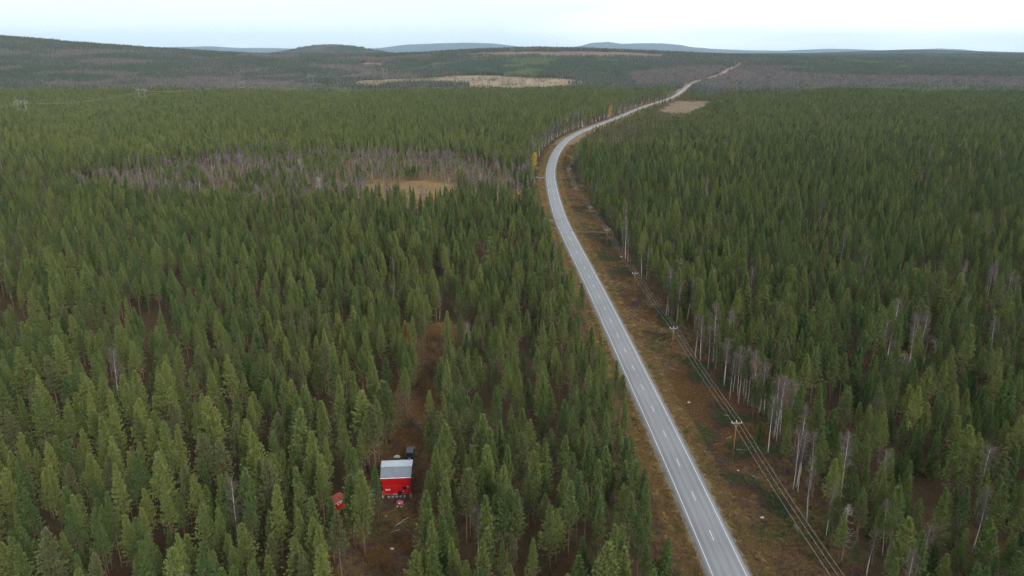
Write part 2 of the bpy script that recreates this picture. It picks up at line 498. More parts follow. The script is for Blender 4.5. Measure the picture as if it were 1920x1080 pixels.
r_, c_ = np.meshgrid(np.arange(len(ROWS) - 1), np.arange(nC - 1), indexing='ij')
q0 = (r_ * nC + c_).ravel()
quads = np.stack([q0, q0 + 1, q0 + nC + 1, q0 + nC], 1)
gme.loops.add(quads.size); gme.loops.foreach_set('vertex_index', quads.ravel().astype(np.int32))
gme.polygons.add(len(quads)); gme.polygons.foreach_set('loop_start', (np.arange(len(quads)) * 4).astype(np.int32))
gme.polygons.foreach_set('use_smooth', np.ones(len(quads), bool))
gme.update(calc_edges=True)
a = gme.attributes.new('zone', 'FLOAT_COLOR', 'POINT')
a.data.foreach_set('color', np.stack([grass_w, heath_w, bog_w, np.ones(nv)], 1).ravel().astype(np.float32))
a = gme.attributes.new('felled', 'FLOAT', 'POINT'); a.data.foreach_set('value', cut_w.astype(np.float32))
gme.materials.append(ground_material())
ground = link(bpy.data.objects.new('ground', gme)); tag(ground, kind='structure')

# ------------------------------------------------------------------ road: slab, shoulders, painted lines
def asphalt_material():
    m = bpy.data.materials.new('worn_asphalt'); m.use_nodes = True
    nt = m.node_tree; N = nt.nodes; L = nt.links
    b = N['Principled BSDF']; b.inputs['Roughness'].default_value = 0.62; b.inputs['Specular IOR Level'].default_value = 0.45
    uv = N.new('ShaderNodeUVMap'); uv.uv_map = 'along'
    sp = N.new('ShaderNodeSeparateXYZ'); L.new(uv.outputs[0], sp.inputs[0])
    ab = N.new('ShaderNodeMath'); ab.operation = 'ABSOLUTE'; L.new(sp.outputs[0], ab.inputs[0])
    rp = N.new('ShaderNodeValToRGB'); rp.color_ramp.interpolation = 'B_SPLINE'
    el = rp.color_ramp.elements
    el[0].position = 0.0; el[0].color = (0.150, 0.153, 0.158, 1)
    el[1].position = 1.0; el[1].color = (0.150, 0.149, 0.147, 1)
    for p, c in ((0.10, 0.188), (0.24, 0.118), (0.42, 0.200), (0.60, 0.112), (0.76, 0.184), (0.90, 0.180)):
        e = el.new(p); e.color = (c, c * 1.015, c * 1.05, 1)
    dv = N.new('ShaderNodeMath'); dv.operation = 'DIVIDE'; dv.inputs[1].default_value = 3.4
    L.new(ab.outputs[0], dv.inputs[0]); L.new(dv.outputs[0], rp.inputs[0])
    mp = N.new('ShaderNodeMapping'); mp.inputs['Scale'].default_value = (1.3, 0.05, 1)
    L.new(uv.outputs[0], mp.inputs[0])
    n1 = N.new('ShaderNodeTexNoise'); n1.inputs['Scale'].default_value = 1.5; n1.inputs['Detail'].default_value = 4; L.new(mp.outputs[0], n1.inputs[0])
    n2 = N.new('ShaderNodeTexNoise'); n2.inputs['Scale'].default_value = 9.0; n2.inputs['Detail'].default_value = 3; L.new(uv.outputs[0], n2.inputs[0])
    n3 = N.new('ShaderNodeTexNoise'); n3.inputs['Scale'].default_value = 0.06; n3.inputs['Detail'].default_value = 3; L.new(uv.outputs[0], n3.inputs[0])
    def mr(s, lo, hi):
        r = N.new('ShaderNodeMapRange'); r.inputs[1].default_value = 0.3; r.inputs[2].default_value = 0.7; r.inputs[3].default_value = lo; r.inputs[4].default_value = hi
        L.new(s, r.inputs[0]); return r.outputs[0]
    p = mr(n1.outputs[0], 0.9, 1.1)
    for s in (mr(n2.outputs[0], 0.94, 1.06), mr(n3.outputs[0], 0.90, 1.10)):
        k = N.new('ShaderNodeMath'); k.operation = 'MULTIPLY'; L.new(p, k.inputs[0]); L.new(s, k.inputs[1]); p = k.outputs[0]
    mu = N.new('ShaderNodeVectorMath'); mu.operation = 'SCALE'; L.new(rp.outputs[0], mu.inputs[0]); L.new(p, mu.inputs['Scale'])
    L.new(mu.outputs[0], b.inputs['Base Color'])
    bp = N.new('ShaderNodeBump'); bp.inputs['Strength'].default_value = 0.15; L.new(n2.outputs[0], bp.inputs['Height']); L.new(bp.outputs[0], b.inputs['Normal'])
    return m

M['gravel'] = material('shoulder_gravel', (0.135, 0.125, 0.112), 0.95, 0.15, (0.8, (0.10, 0.082, 0.060), 0.42, 0.62), (4, 0.4))
M['line'] = material('road_paint', (0.52, 0.52, 0.51), 0.7, 0.3, (2.2, (0.27, 0.27, 0.27), 0.52, 0.72))
ROAD_Z = 0.42
RZ = tz(ROAD[:, 0], ROAD[:, 1]) + ROAD_Z

def ribbon(name, i0, i1, offs, dz, mat, parent=None, uvs=False, zone=None):
    """A strip along the road: offs = lateral offsets, dz = height at each."""
    idx = np.arange(i0, i1)
    V = []; Fc = []; UV = []
    k = len(offs)
    for i in idx:
        for o, h in zip(offs, dz):
            V.append((ROAD[i, 0] + RNORM[i, 0] * o, ROAD[i, 1] + RNORM[i, 1] * o, RZ[i] + h)); UV.append((o, RLEN[i]))
    for r in range(len(idx) - 1):
        for c in range(k - 1):
            Fc.append((r * k + c, r * k + c + 1, (r + 1) * k + c + 1, (r + 1) * k + c))
    me = bpy.data.meshes.new(name); me.from_pydata(V, [], Fc); me.materials.append(mat)
    if uvs:
        lay = me.uv_layers.new(name='along')
        li = np.zeros(len(me.loops), np.int32); me.loops.foreach_get('vertex_index', li)
        lay.data.foreach_set('uv', np.array(UV, np.float32)[li].ravel())
    if zone:
        za = me.attributes.new('zone', 'FLOAT_COLOR', 'POINT'); za.data.foreach_set('color', np.tile(np.array(zone, np.float32), len(V)))
    me.polygons.foreach_set('use_smooth', np.ones(len(Fc), bool))
    me.update()
    return link(bpy.data.objects.new(name, me), parent)

NR = len(ROAD)
road = ribbon('road', 0, NR, [-3.35, -3.3, -1.6, 0, 1.6, 3.3, 3.35], [-0.12, 0, 0.03, 0.05, 0.03, 0, -0.12], asphalt_material(), uvs=True)
tag(road, kind='structure')
sh = []
for s, nm in ((-1, 'road_shoulder'), (1, 'road_shoulder')):
    o = [3.352, 3.55, 3.80]; h = [-0.05, -0.07, -0.12]; o2 = [3.80, 4.5, 6.2]; h2 = [-0.11, -0.24, -0.78]
    if s < 0: o = [-q for q in o][::-1]; h = h[::-1]; o2 = [-q for q in o2][::-1]; h2 = h2[::-1]
    sh.append(ribbon(nm, 0, NR, o, h, M['gravel'], road))
    ribbon('verge_slope', 0, NR, o2, h2, gme.materials[0], road, zone=(1, 1, 0, 1))
iend = int(np.searchsorted(ROAD[:, 1], 1500))
for s in (-1, 1):
    ribbon('edge_line', 0, iend, [s * 2.67 - 0.055, s * 2.67 + 0.055], [0.021, 0.021], M['line'], road)
def road_at(l):
    i = np.interp(l, RLEN, np.arange(NR)); j = int(min(i, NR - 2)); t = i - j
    p = ROAD[j] * (1 - t) + ROAD[j + 1] * t; n = RNORM[j] * (1 - t) + RNORM[j + 1] * t
    return p, n / np.linalg.norm(n), RZ[j] * (1 - t) + RZ[j + 1] * t
# first dash: centred at pixel row 1008
lref = float(np.interp(G(1333, 1008)[1], ROAD[:, 1], RLEN))
l = lref - 12 * 8 - 1.5
while l < np.interp(760, ROAD[:, 1], RLEN):
    V = []
    for q in (0, 1.5, 3.0):
        p, n, z = road_at(l + q)
        for o in (-0.06, 0.06): V.append((p[0] + n[0] * o, p[1] + n[1] * o, z + 0.062))
    MB().add(V, [(0, 1, 3, 2), (2, 3, 5, 4)]).build('lane_dash', M['line'], road)
    l += 12.0

# gravel stubs that leave the road
M['dirt'] = material('track_dirt', (0.085, 0.060, 0.042), 0.95, 0.1, (0.9, (0.12, 0.085, 0.05), 0.4, 0.65), (3, 0.4))
def stub(px, w, mat=None):
    P = catmull(np.array([G(u, v)[:2] for u, v in px]), 1.2)
    t = np.gradient(P, axis=0); t /= np.linalg.norm(t, axis=1)[:, None]; n = np.stack([t[:, 1], -t[:, 0]], 1)
    V = []; Fc = []
    for i in range(len(P)):
        ww = w * (0.5 + 0.08 * math.sin(i * 1.3) + 0.05 * math.sin(i * 2.9))
        hh = 0.30 - 0.22 * min(1, i / 8)
        for o, h in ((-ww * 1.5, -0.55), (-ww, 0), (0, 0.05), (ww, 0), (ww * 1.5, -0.55)):
            V.append((P[i, 0] + n[i, 0] * o, P[i, 1] + n[i, 1] * o, hh + h + 0.12))
    for i in range(len(P) - 1):
        for c in range(4):
            Fc.append((i * 5 + c, i * 5 + c + 1, (i + 1) * 5 + c + 1, (i + 1) * 5 + c))
    me = bpy.data.meshes.new('gravel_track'); me.from_pydata(V, [], Fc); me.materials.append(mat or M['gravel'])
    return tag(link(bpy.data.objects.new('gravel_track', me)), kind='structure')
stub([(1047, 416), (1033, 413.5), (1012, 411)], 4.0)
stub([(1026, 334), (1012, 333.5), (1000, 332)], 4.5)
stub([(1069, 433), (1090, 436), (1112, 435), (1140, 437)], 2.0, M['dirt'])

# ------------------------------------------------------------------ far blue hills
_HU = np.array([-400, 200, 330, 400, 450, 500, 600, 680, 715, 760, 820, 880, 930, 960, 1000, 1060, 1085, 1110, 1140, 1165, 1200, 1245, 1275, 1300, 1340, 1400, 1470, 1550, 1600, 1650, 1700, 1760, 1810, 1850, 1920, 2400], float)
_HV = np.array([92, 91, 88.5, 87.5, 90, 90, 92, 92, 90, 84.5, 82, 80.5, 82.5, 86, 90, 90, 87, 80.5, 79.5, 83, 81.8, 82, 84.5, 89, 92, 94.2, 95, 91.8, 92.2, 94.2, 92.6, 91, 93, 98, 99, 97], float)
HS = np.linspace(-0.95, 0.95, 520)
HY = np.linspace(13500, 32500, 44)
hu = HS * 1468 + 960
top = CAM_H + (98.4 - np.interp(hu, _HU, _HV)) / 1468 * 26000
low = CAM_H + (98.4 - (101.5 + 1.5 * np.sin(hu * 0.004))) / 1468 * 14500
V = []
for yv in HY:
    k = math.exp(-((yv - 26000) / 2900.0) ** 2)
    xs = HS * yv
    base = 56 + 0 * HS
    z = base + (top - base) * k + (fnoise(xs, yv + 0 * xs, 900, 3) - 0.5) * 26 * (0.3 + 0.4 * k)
    V.append(np.stack([xs, yv + 0 * xs, z], 1))
V = np.concatenate(V); nH = len(HS)
Fc = [(r * nH + c, r * nH + c + 1, (r + 1) * nH + c + 1, (r + 1) * nH + c) for r in range(len(HY) - 1) for c in range(nH - 1)]
hm = bpy.data.meshes.new('hills'); hm.from_pydata(V.tolist(), [], Fc)
hm.materials.append(material('far_forest', (0.030, 0.040, 0.028), 0.95, 0.05, (0.0022, (0.060, 0.062, 0.045), 0.45, 0.62, 8)))
hm.polygons.foreach_set('use_smooth', np.ones(len(Fc), bool)); hm.update()
tag(link(bpy.data.objects.new('hills', hm)), kind='structure')

# ------------------------------------------------------------------ tree shapes
def unit(a):
    return a / (np.linalg.norm(a, axis=-1, keepdims=True) + 1e-9)

def tufts(r, P, D, per, length, width, spread, up=0.25, plate=0.75, radial=0.55):
    """per slim triangles fanned around each direction D at each point P."""
    n = len(P)
    P = np.repeat(P, per, 0); D = np.repeat(D, per, 0)
    d = unit(D + r.normal(0, spread, D.shape) + np.array((0, 0, up)))
    Lk = length * r.uniform(0.7, 1.25, (n * per, 1)); W = width * r.uniform(0.7, 1.3, (n * per, 1))
    nd = unit(np.stack([D[:, 0] * radial, D[:, 1] * radial, np.ones(len(D)) * 0.8], 1)) + r.normal(0, plate, d.shape)
    side = unit(np.cross(d, nd))
    b = P - d * Lk * 0.15
    T = np.stack([b - side * W / 2 + d * Lk * 0.25, b + side * W / 2 + d * Lk * 0.25, b + d * Lk * 1.1], 1)
    tone = np.clip(np.repeat(r.random(n), per) * 0.6 + r.random(n * per) * 0.4, 0, 1)
    return T, tone

def stem(mb, r, H, r0, bend=0.15, mi=0, sides=7, top=0.98, n=7):
    ph = r.uniform(0, 6.28); pts = []; rad = []
    for k in range(n):
        t = k / (n - 1) * top
        pts.append((bend * math.sin(t * 3 + ph) - bend * math.sin(ph), bend * math.cos(t * 2.4 + ph) - bend * math.cos(ph), H * t - (0.25 if k == 0 else 0)))
        rad.append(max(0.012, r0 * (1 - t) ** 0.85 + 0.01))
    mb.tube(pts, rad, sides, mi)
    return np.array(pts)

def conifer(seed, H, R, cb, kind):
    """Returns (trunk MB, crown MB); kind pine or spruce."""
    r = np.random.default_rng(seed)
    tk, cr = MB(), MB()
    axis = stem(tk, r, H, 0.0090 * H, 0.12)
    P, D, Lr = [], [], []
    z = H * cb
    skew = r.normal(0, 0.10, 2)
    while z < H - 0.25:
        t = (z - H * cb) / (H * (1 - cb))
        if kind == 'pine':
            sh_ = (0.62 + 0.38 * min(1, t / 0.22)) * (1 - t) ** 0.88 if t < 1 else 0
            L = R * (sh_ + 0.05); nb = r.integers(6, 9); el0 = 0.10 + 0.75 * t
            if t < 0.18: nb = max(3, nb - 2)
        else:
            sh_ = (1 - t) ** 0.9
            L = R * (sh_ + 0.03); nb = r.integers(7, 10); el0 = -0.42 + 0.85 * t
        ax = np.array([np.interp(z, axis[:, 2], axis[:, 0]), np.interp(z, axis[:, 2], axis[:, 1]), z])
        a0 = r.uniform(0, 6.28)
        for k in range(nb):
            az = a0 + 6.283 * k / nb + r.normal(0, 0.22)
            Lk = L * r.uniform(0.62, 1.15) * (1 + 0.6 * (skew[0] * math.cos(az) + skew[1] * math.sin(az)))
            el = el0 + r.normal(0, 0.12)
            d = np.array((math.cos(az) * math.cos(el), math.sin(az) * math.cos(el), math.sin(el)))
            nt_ = max(1, int(Lk / 0.27))
            s0 = 0.30 if Lk > 0.6 else 0.1
            dry = kind == 'pine' and r.random() > 0.22 + 1.9 * max(0, t - 0.04)     # lower boughs have shed most needles
            if dry:
                for _ in range(6):
                    b_ = ax + d * Lk * r.uniform(0.25, 0.9); e2 = b_ + unit(d * 0.8 + r.normal(0, .6, 3)) * r.uniform(.25, .6)
                    w_ = unit(np.cross(e2 - b_, r.normal(0, 1, 3))) * 0.016
                    tk.add([b_ - w_, b_ + w_, e2], [(0, 1, 2)], 1)
            for q in np.linspace(s0, 1.0, nt_ + 1):
                if dry and r.random() < 0.72: continue
                side = np.cross(d, (0, 0, 1.0)); off = r.normal(0, 0.17 * Lk * q + 0.03)
                curve = (0.16 if kind == 'pine' else 0.10) * Lk * q * q
                p = ax + d * Lk * q + side * off + np.array((0, 0, curve + r.normal(0, 0.05)))
                P.append(p)
                dd = d * (0.8 if kind == 'pine' else 0.6) + side * np.sign(off) * 0.35 + np.array((0, 0, 0.35 * t if kind == 'pine' else -0.25))
                D.append(dd)
            if t < 0.55:                                # the bough itself
                e = ax + d * Lk * 0.9 + np.array((0, 0, 0.1 * Lk))
                w = np.array((0, 0, 0.022)); tk.add([ax - w, ax + w, e], [(0, 1, 2)])
        z += (0.46 if kind == 'pine' else 0.40) * (H / 13.0) ** 0.4 * (1.1 - 0.4 * t) * r.uniform(0.85, 1.15)
    P.append(np.array((axis[-1, 0], axis[-1, 1], H - 0.25))); D.append(np.array((0, 0, 1.0)))
    P = np.array(P); D = np.array(D)
    if kind == 'pine':
        T, tone = tufts(r, P, D, 10, 0.38, 0.145, 0.5, 0.60, 0.5, 1.5)
    else:
        T, tone = tufts(r, P, D, 8, 0.40, 0.15, 0.42, -0.12, 0.5)
    cr.tris(T, 0, tone)
    if kind == 'pine':                                  # dry bare boughs under the crown
        for _ in range(r.integers(10, 26)):
            zz = H * r.uniform(cb * 0.35, cb * 1.15); az = r.uniform(0, 6.28); Lk = R * r.uniform(0.3, 0.75)
            ax = np.array([np.interp(zz, axis[:, 2], axis[:, 0]), np.interp(zz, axis[:, 2], axis[:, 1]), zz])
            e = ax + Lk * np.array((math.cos(az), math.sin(az), r.uniform(-0.15, 0.3)))
            w = np.array((0, 0, 0.025)); tk.add([ax - w, ax + w, e], [(0, 1, 2)], 1)
            for _ in range(2):
                m_ = ax + (e - ax) * r.uniform(0.4, 0.8); e2 = m_ + r.normal(0, 0.3, 3)
                tk.add([m_ - w * 0.6, m_ + w * 0.6, e2], [(0, 1, 2)], 1)
    return tk, cr

def birch(seed, H, R, cb, lean=0.3, leaves=0, wide=0.042, dense=1.0):
    r = np.random.default_rng(seed)
    tk, cr = MB(), MB()
    axis = stem(tk, r, H, 0.0066 * H + 0.018, lean, 0, 7, 0.97, 9)
    T = []; LP = []; LD = []
    nb = int((34 + H) * dense)
    for k in range(nb):
        t = cb + (1 - cb) * (k + r.random()) / nb
        z = H * t * 0.97
        ax = np.array([np.interp(z, axis[:, 2], axis[:, 0]), np.interp(z, axis[:, 2], axis[:, 1]), z])
        tt = (t - cb) / (1 - cb)
        Lk = R * (0.35 + 1.2 * tt) * (1 - tt) ** 0.55 * r.uniform(0.7, 1.2) + 0.25
        az = r.uniform(0, 6.28); el = r.uniform(0.75, 1.15)
        d = np.array((math.cos(az) * math.cos(el), math.sin(az) * math.cos(el), math.sin(el)))
        e = ax + d * Lk * 1.25
        w = unit(np.cross(d, r.normal(0, 1, 3))) * 0.028
        cr.tris([[ax - w, ax + w, e]], 0, [0.35])
        for _ in range(int(13 * dense)):
            q = r.uniform(0.25, 1.0); m_ = ax + (e - ax) * q
            dd = unit(d * 0.7 + r.normal(0, 0.55, 3) + np.array((0, 0, 0.1 if q < 0.7 else -0.1)))
            l_ = r.uniform(0.5, 1.15) * (0.5 + 0.5 * R / 1.5)
            ww = unit(np.cross(dd, r.normal(0, 1, 3))) * wide / 2
            T.append([m_ - ww, m_ + ww, m_ + dd * l_]); LP.append(m_ + dd * l_ * 0.6); LD.append(dd)
    cr.tris(np.array(T), 0, r.random(len(T)))
    if leaves:
        P = np.array(LP); D = np.array(LD)
        sel = r.random(len(P)) < leaves
        T2, tone = tufts(r, P[sel], D[sel], 4, 0.30, 0.24, 0.8, -0.1)
        cr.tris(T2, 1, tone)
    return tk, cr

def snag(seed, H):
    """A bleached dead pine: bare grey stem and crooked boughs."""
    r = np.random.default_rng(seed); tk, cr = MB(), MB()
    axis = stem(tk, r, H, 0.012 * H, 0.25)
    for k in range(46):
        z = H * r.uniform(0.25, 0.97); t = z / H
        ax = np.array([np.interp(z, axis[:, 2], axis[:, 0]), np.interp(z, axis[:, 2], axis[:, 1]), z])
        az = r.uniform(0, 6.28); Lk = 2.1 * (1.15 - t) * r.uniform(0.6, 1.1) + 0.2
        m_ = ax + Lk * 0.55 * np.array((math.cos(az), math.sin(az), 0.15)); e = ax + Lk * np.array((math.cos(az + .25), math.sin(az + .25), r.uniform(-0.1, 0.5)))
        cr.tube([ax, m_, e], [0.04, 0.028, 0.008], 3)
        for _ in range(4):
            b_ = m_ + (e - m_) * r.random(); cr.tube([b_, b_ + r.normal(0, 0.35, 3)], [0.018, 0.006], 3)
    return tk, cr

PROTO = {}
def proto(kind, seed, tk, cr, tmats, cmats):
    """Keep a trunk mesh, a crown mesh and the two as one for the mass of the forest."""
    tm = tk.mesh('trunk', tmats, True); cm = cr.mesh('crown', cmats, False, True)
    both = MB(); both.v = tk.v + cr.v; both.n = len(both.v)
    both.f = tk.f + [tuple(i + tk.n for i in f) for f in cr.f]
    nt_ = len(tmats); both.m = tk.m + [i + nt_ for i in cr.m]; both.t = tk.t + cr.t
    bm_ = both.mesh('tree_shape', list(tmats) + list(cmats), False, True)
    PROTO.setdefault(kind, []).append((tm, cm, bm_))

M['dry_twig'] = material('dry_pine_twigs', (0.145, 0.122, 0.108), 0.9, 0.1, (2, (0.10, 0.085, 0.075), 0.4, 0.6))
BK, DW = M['pine_bark'], M['dry_twig']
pine_spec = [(13.0, 1.75, .30), (14.2, 1.70, .34), (12.4, 1.90, .26), (15.0, 1.85, .38), (13.4, 1.45, .32), (11.2, 1.60, .22), (14.0, 2.05, .36), (12.8, 1.35, .28), (13.6, 1.80, .42), (10.0, 1.45, .18)]
PINE_H = [s[0] for s in pine_spec]
for i, (h, R_, c) in enumerate(pine_spec):
    tk, cr = conifer(100 + i, h, R_ * 1.08, c, 'pine'); proto('pine', i, tk, cr, [BK, DW], [M['pine_dull'] if i in (8,) else M['pine']])
tk, cr = conifer(160, 13.2, 1.5, .35, 'pine'); proto('pine_brown', 0, tk, cr, [BK, DW], [M['pine_brown']])
SPRUCE_H = [11.5, 13.5, 9.0, 7.0, 12.2]
for i, h in enumerate(SPRUCE_H):
    tk, cr = conifer(200 + i, h, 1.15 + 0.04 * h, 0.04, 'spruce'); proto('spruce', i, tk, cr, [BK], [M['spruce']])
BIRCH_H = [13.0, 11.5, 14.2, 12.2, 10.0, 13.4]
for i, h in enumerate(BIRCH_H):
    tk, cr = birch(300 + i, h, 1.05 + 0.03 * h, 0.42 if i % 2 else 0.5, 0.12 + 0.10 * (i % 4)); proto('birch', i, tk, cr, [M['birch_bark']], [M['twig']])
for i, h in enumerate((10.5, 11.8, 9.6, 12.4, 11.0, 10.0)):
    tk, cr = birch(310 + i, h, 1.5, 0.22, 0.2, wide=0.062, dense=1.1); proto('sapling', i, tk, cr, [M['young_bark']], [M['grove_twig']])
for i in range(2):
    tk, cr = birch(330 + i, 13.0, 1.2, 0.5, 0.3, leaves=0.16); proto('birch_rust', i, tk, cr, [M['birch_bark']], [M['twig'], M['rust']])
for i, h in enumerate((11.5, 9.5)):
    tk, cr = birch(340 + i, h, 2.1, 0.25, 0.15, leaves=0.95); proto('birch_gold', i, tk, cr, [M['birch_bark']], [M['twig'], M['gold']])
for i, h in enumerate((16.0, 14.5)):
    tk, cr = birch(350 + i, h, 3.3, 0.22, 0.4, wide=0.05, dense=1.25); proto('aspen', i, tk, cr, [M['dead_wood']], [M['twig_pale']])
tk, cr = snag(360, 11.0); proto('snag', 0, tk, cr, [M['dead_wood']], [M['dead_wood']])

# ------------------------------------------------------------------ where the trees stand (70 m to 1500 m)
LEFT_EDGE = lambda y: -8.8 - 2.2 * smooth(165, 200, y) * (1 - smooth(430, 480, y)) - 1.2 * (vnoise(np.asarray(y) / 9.0, np.asarray(y) * 0 + 1.7) - 0.5) - 3.0 * smooth(420, 520, y) * (1 - smooth(800, 950, y)) - 2.6 * (1 - smooth(115, 160, y))
SP_ = 4.0
NEAR_LIMIT = lambda x, y: 1500 + 420 * (fnoise(x + 333, y * 0.3, 160, 3) - 0.5)
ys = np.arange(66, 1720, SP_ * 0.93)
cand = []
for k, yv in enumerate(ys):
    w = 0.80 * (yv + 75)
    xs = np.arange(-w, w, SP_) + (SP_ / 2 if k % 2 else 0)
    cand.append(np.stack([xs, np.full(len(xs), yv)], 1))
cand = np.concatenate(cand)
cand += rng.uniform(-1.75, 1.75, cand.shape)
# extra candidates where birches crowd
ex = []
bb0, bb1 = GROVE.min(0), GROVE.max(0)
n_ex = int((bb1 - bb0).prod() / 15)
e = rng.uniform(bb0, bb1, (n_ex, 2)); ex.append(e[inside(GROVE, e[:, 0], e[:, 1])])
yy = rng.uniform(95, 330, 26); ex.append(np.stack([right_edge(yy) + rng.exponential(5.0, 26), yy], 1))
yy = rng.uniform(470, 1450, 330); ex.append(np.stack([np.interp(yy, _RY, _RX) + (LEFT_EDGE(yy) - rng.exponential(3.5, 330)) / np.interp(yy, _RY, _RC), yy], 1))
n_plain = len(cand)
cand = np.concatenate([cand] + ex)
is_extra = np.arange(len(cand)) >= n_plain
X, Y = cand[:, 0], cand[:, 1]
RD = road_d(X, Y); RE = right_edge(Y)
in_grove = inside(GROVE, X + 26 * (fnoise(X, Y, 30, 2) - 0.5), Y + 60 * (fnoise(X + 200, Y, 30, 2) - 0.5))
keep = ~((RD > LEFT_EDGE(Y)) & (X < RE))
keep &= Y < NEAR_LIMIT(X, Y)
keep &= ~clearing(X, Y)
in_open = inside(MEADOW, X, Y) | inside(FIELD, X, Y)
keep &= ~in_open | (rng.random(len(X)) < 0.16)
keep &= ~(inside(BOG2, X, Y) | (inside(SPARSE, X, Y) & (rng.random(len(X)) < 0.6)))
keep &= np.hypot(X - HUT[0], Y - HUT[1]) > 3.0
keep &= ~((np.abs(X - HUT[0] * (Y / HUT[1])) < 2.1) & (Y < HUT[1]) & (Y > HUT[1] - 13))
keep &= ~((X > -26.4) & (X < -24) & (Y > 100) & (Y < 128))
keep &= ~((X > -24) & (X < -15.0) & (Y < 128))
front = lambda P_, ks: np.logical_or.reduce([inside(P_, X * k_, Y * k_) for k_ in ks])
keep &= ~(front(MEADOW, (1.02, 1.05, 1.08)) & (rng.random(len(X)) < 0.8))
# small natural gaps, and row gaps in the planted stand
gap = fnoise(X, Y, 24, 2)
clump_gap = fnoise(X + 41, Y * 0.8, 9.0, 2)
keep &= ~((clump_gap < 0.34) & ~is_extra)
keep &= ~((gap < 0.20) & (Y < 700) & ~((X > -20) & (X < 40)))
keep &= ~(in_grove & ~is_extra & (rng.random(len(X)) < 0.62))
keep &= ~(in_grove & is_extra & (fnoise(X + 500, Y, 15, 2) < 0.38))
X, Y, RD, RE, in_grove, is_extra = X[keep], Y[keep], RD[keep], RE[keep], in_grove[keep], is_extra[keep]
u_ = rng.random(len(X))
left = RD < 0
bare1 = np.hypot(X - G(1690, 700)[0], Y - G(1690, 700)[1]) < 9
bare2 = np.hypot(X - G(1860, 580)[0], (Y - G(1860, 580)[1]) * 0.6) < 9
KIND = np.array(['pine'] * len(X), dtype=object)
sp_p = np.where(left, 0.02, np.where(Y < 230, 0.05 + 0.30 * smooth(30, 80, X) * (1 - smooth(150, 230, Y)), 0.05))
KIND[u_ < sp_p] = 'spruce'
bi_p = np.where(left, 0.005, 0.016)
KIND[(u_ > 1 - bi_p)] = 'birch'
KIND[(bare1 | bare2) & (u_ < 0.5)] = 'birch'
KIND[in_grove & (is_extra | (u_ < 0.5))] = 'birch'
KIND[in_grove & is_extra & (fnoise(X + 70, Y, 18, 2) > 0.55)] = 'pine'
KIND[is_extra & ~in_grove] = 'birch'
KIND[(~left) & (X - RE < 5) & (Y < 330) & (u_ < 0.10)] = 'birch'
KIND[in_grove & (KIND == 'birch') & (rng.random(len(X)) < 0.72)] = 'sapling'
SC = rng.normal(0.91, 0.135, len(X)).clip(0.48, 1.25)
SC = np.where(KIND == 'birch', SC * 1.08, SC)
SC = SC * np.where((KIND == 'birch') | (KIND == 'sapling'), np.where(in_grove, 0.74, 1.0), np.where(in_grove, 0.72, 1.0))
SC = SC * (0.86 + 0.30 * fnoise(X, Y, 60, 2))
young = (RD > 0) & (Y > 600)                              # young stand along the far road and before the felled field
SC = np.where(young, SC * (0.42 + 0.58 * smooth(30, 120, RD)), SC)
SC = np.where(inside(MEADOW, X, Y) | inside(FIELD, X, Y), SC * 0.32, SC)
SC = np.where(front(FIELD, (1.02, 1.05, 1.08, 1.11)), SC * 0.5, SC)
VAR = np.where(KIND == 'pine', rng.integers(0, len(pine_spec), len(X)), np.where(KIND == 'spruce', rng.integers(0, 5, len(X)), rng.integers(0, 6, len(X))))
ROT = rng.uniform(0, 6.283, len(X))
SW = SC * rng.normal(1.0, 0.12, len(X)).clip(0.72, 1.35) * np.where(KIND == 'pine', 1.04, 1.0)
TZ = ground_z(X, Y)
HGT = np.where(KIND == 'pine', np.array(PINE_H)[VAR % 10], np.where(KIND == 'spruce', np.array(SPRUCE_H)[VAR % 5], np.array(BIRCH_H)[VAR % 6])) * SC
TU, TV, _z = project(X, Y, TZ + HGT)
BU, BV, ZD = project(X, Y, TZ)
seen = (TU > 4) & (TU < 1916) & (TV < 1068) & (TV > 60)
size = np.where(seen, HGT / ZD, 0)

ORD = ['zeroth', 'first', 'second', 'third', 'fourth', 'fifth', 'sixth', 'seventh', 'eighth', 'ninth', 'tenth', 'eleventh', 'twelfth', 'thirteenth', 'fourteenth', 'fifteenth',
       'sixteenth', 'seventeenth', 'eighteenth', 'nineteenth', 'twentieth']
TENS = {20: 'twenty', 30: 'thirty', 40: 'forty', 50: 'fifty', 60: 'sixty', 70: 'seventy', 80: 'eighty', 90: 'ninety'}
def ordinal(n):
    if n <= 20: return ORD[n]
    if n % 10 == 0: return TENS.get(n, 'hundred')[:-1] + 'ieth' if n in TENS else 'hundredth'
    return TENS.get(n - n % 10, 'hundred') + '-' + ORD[n % 10]

def plant(name, kind, var, loc, rot, sc, label, category, group, sw=None):
    tm, cm, _ = PROTO[kind][var]
    o = empty(name, loc, rot); o.scale = (sw or sc, sw or sc, sc)
    for nm, me in (('trunk', tm), ('crown', cm)):
        link(bpy.data.objects.new(nm, me), o)
    return tag(o, label, category, group)

picked = np.zeros(len(X), bool)
def pick(kind, n, extra_mask=None):
    s = np.where(KIND == kind, size, 0)
    if extra_mask is not None: s = np.where(extra_mask, s, 0)
    idx = np.argsort(-s)[:n]
    idx = idx[s[idx] > 0]
    picked[idx] = True
    return idx

def side_of(i):
    if not left[i] : return 'right'
    if X[i] > -21 and Y[i] < 330: return 'strip'
    return 'left'

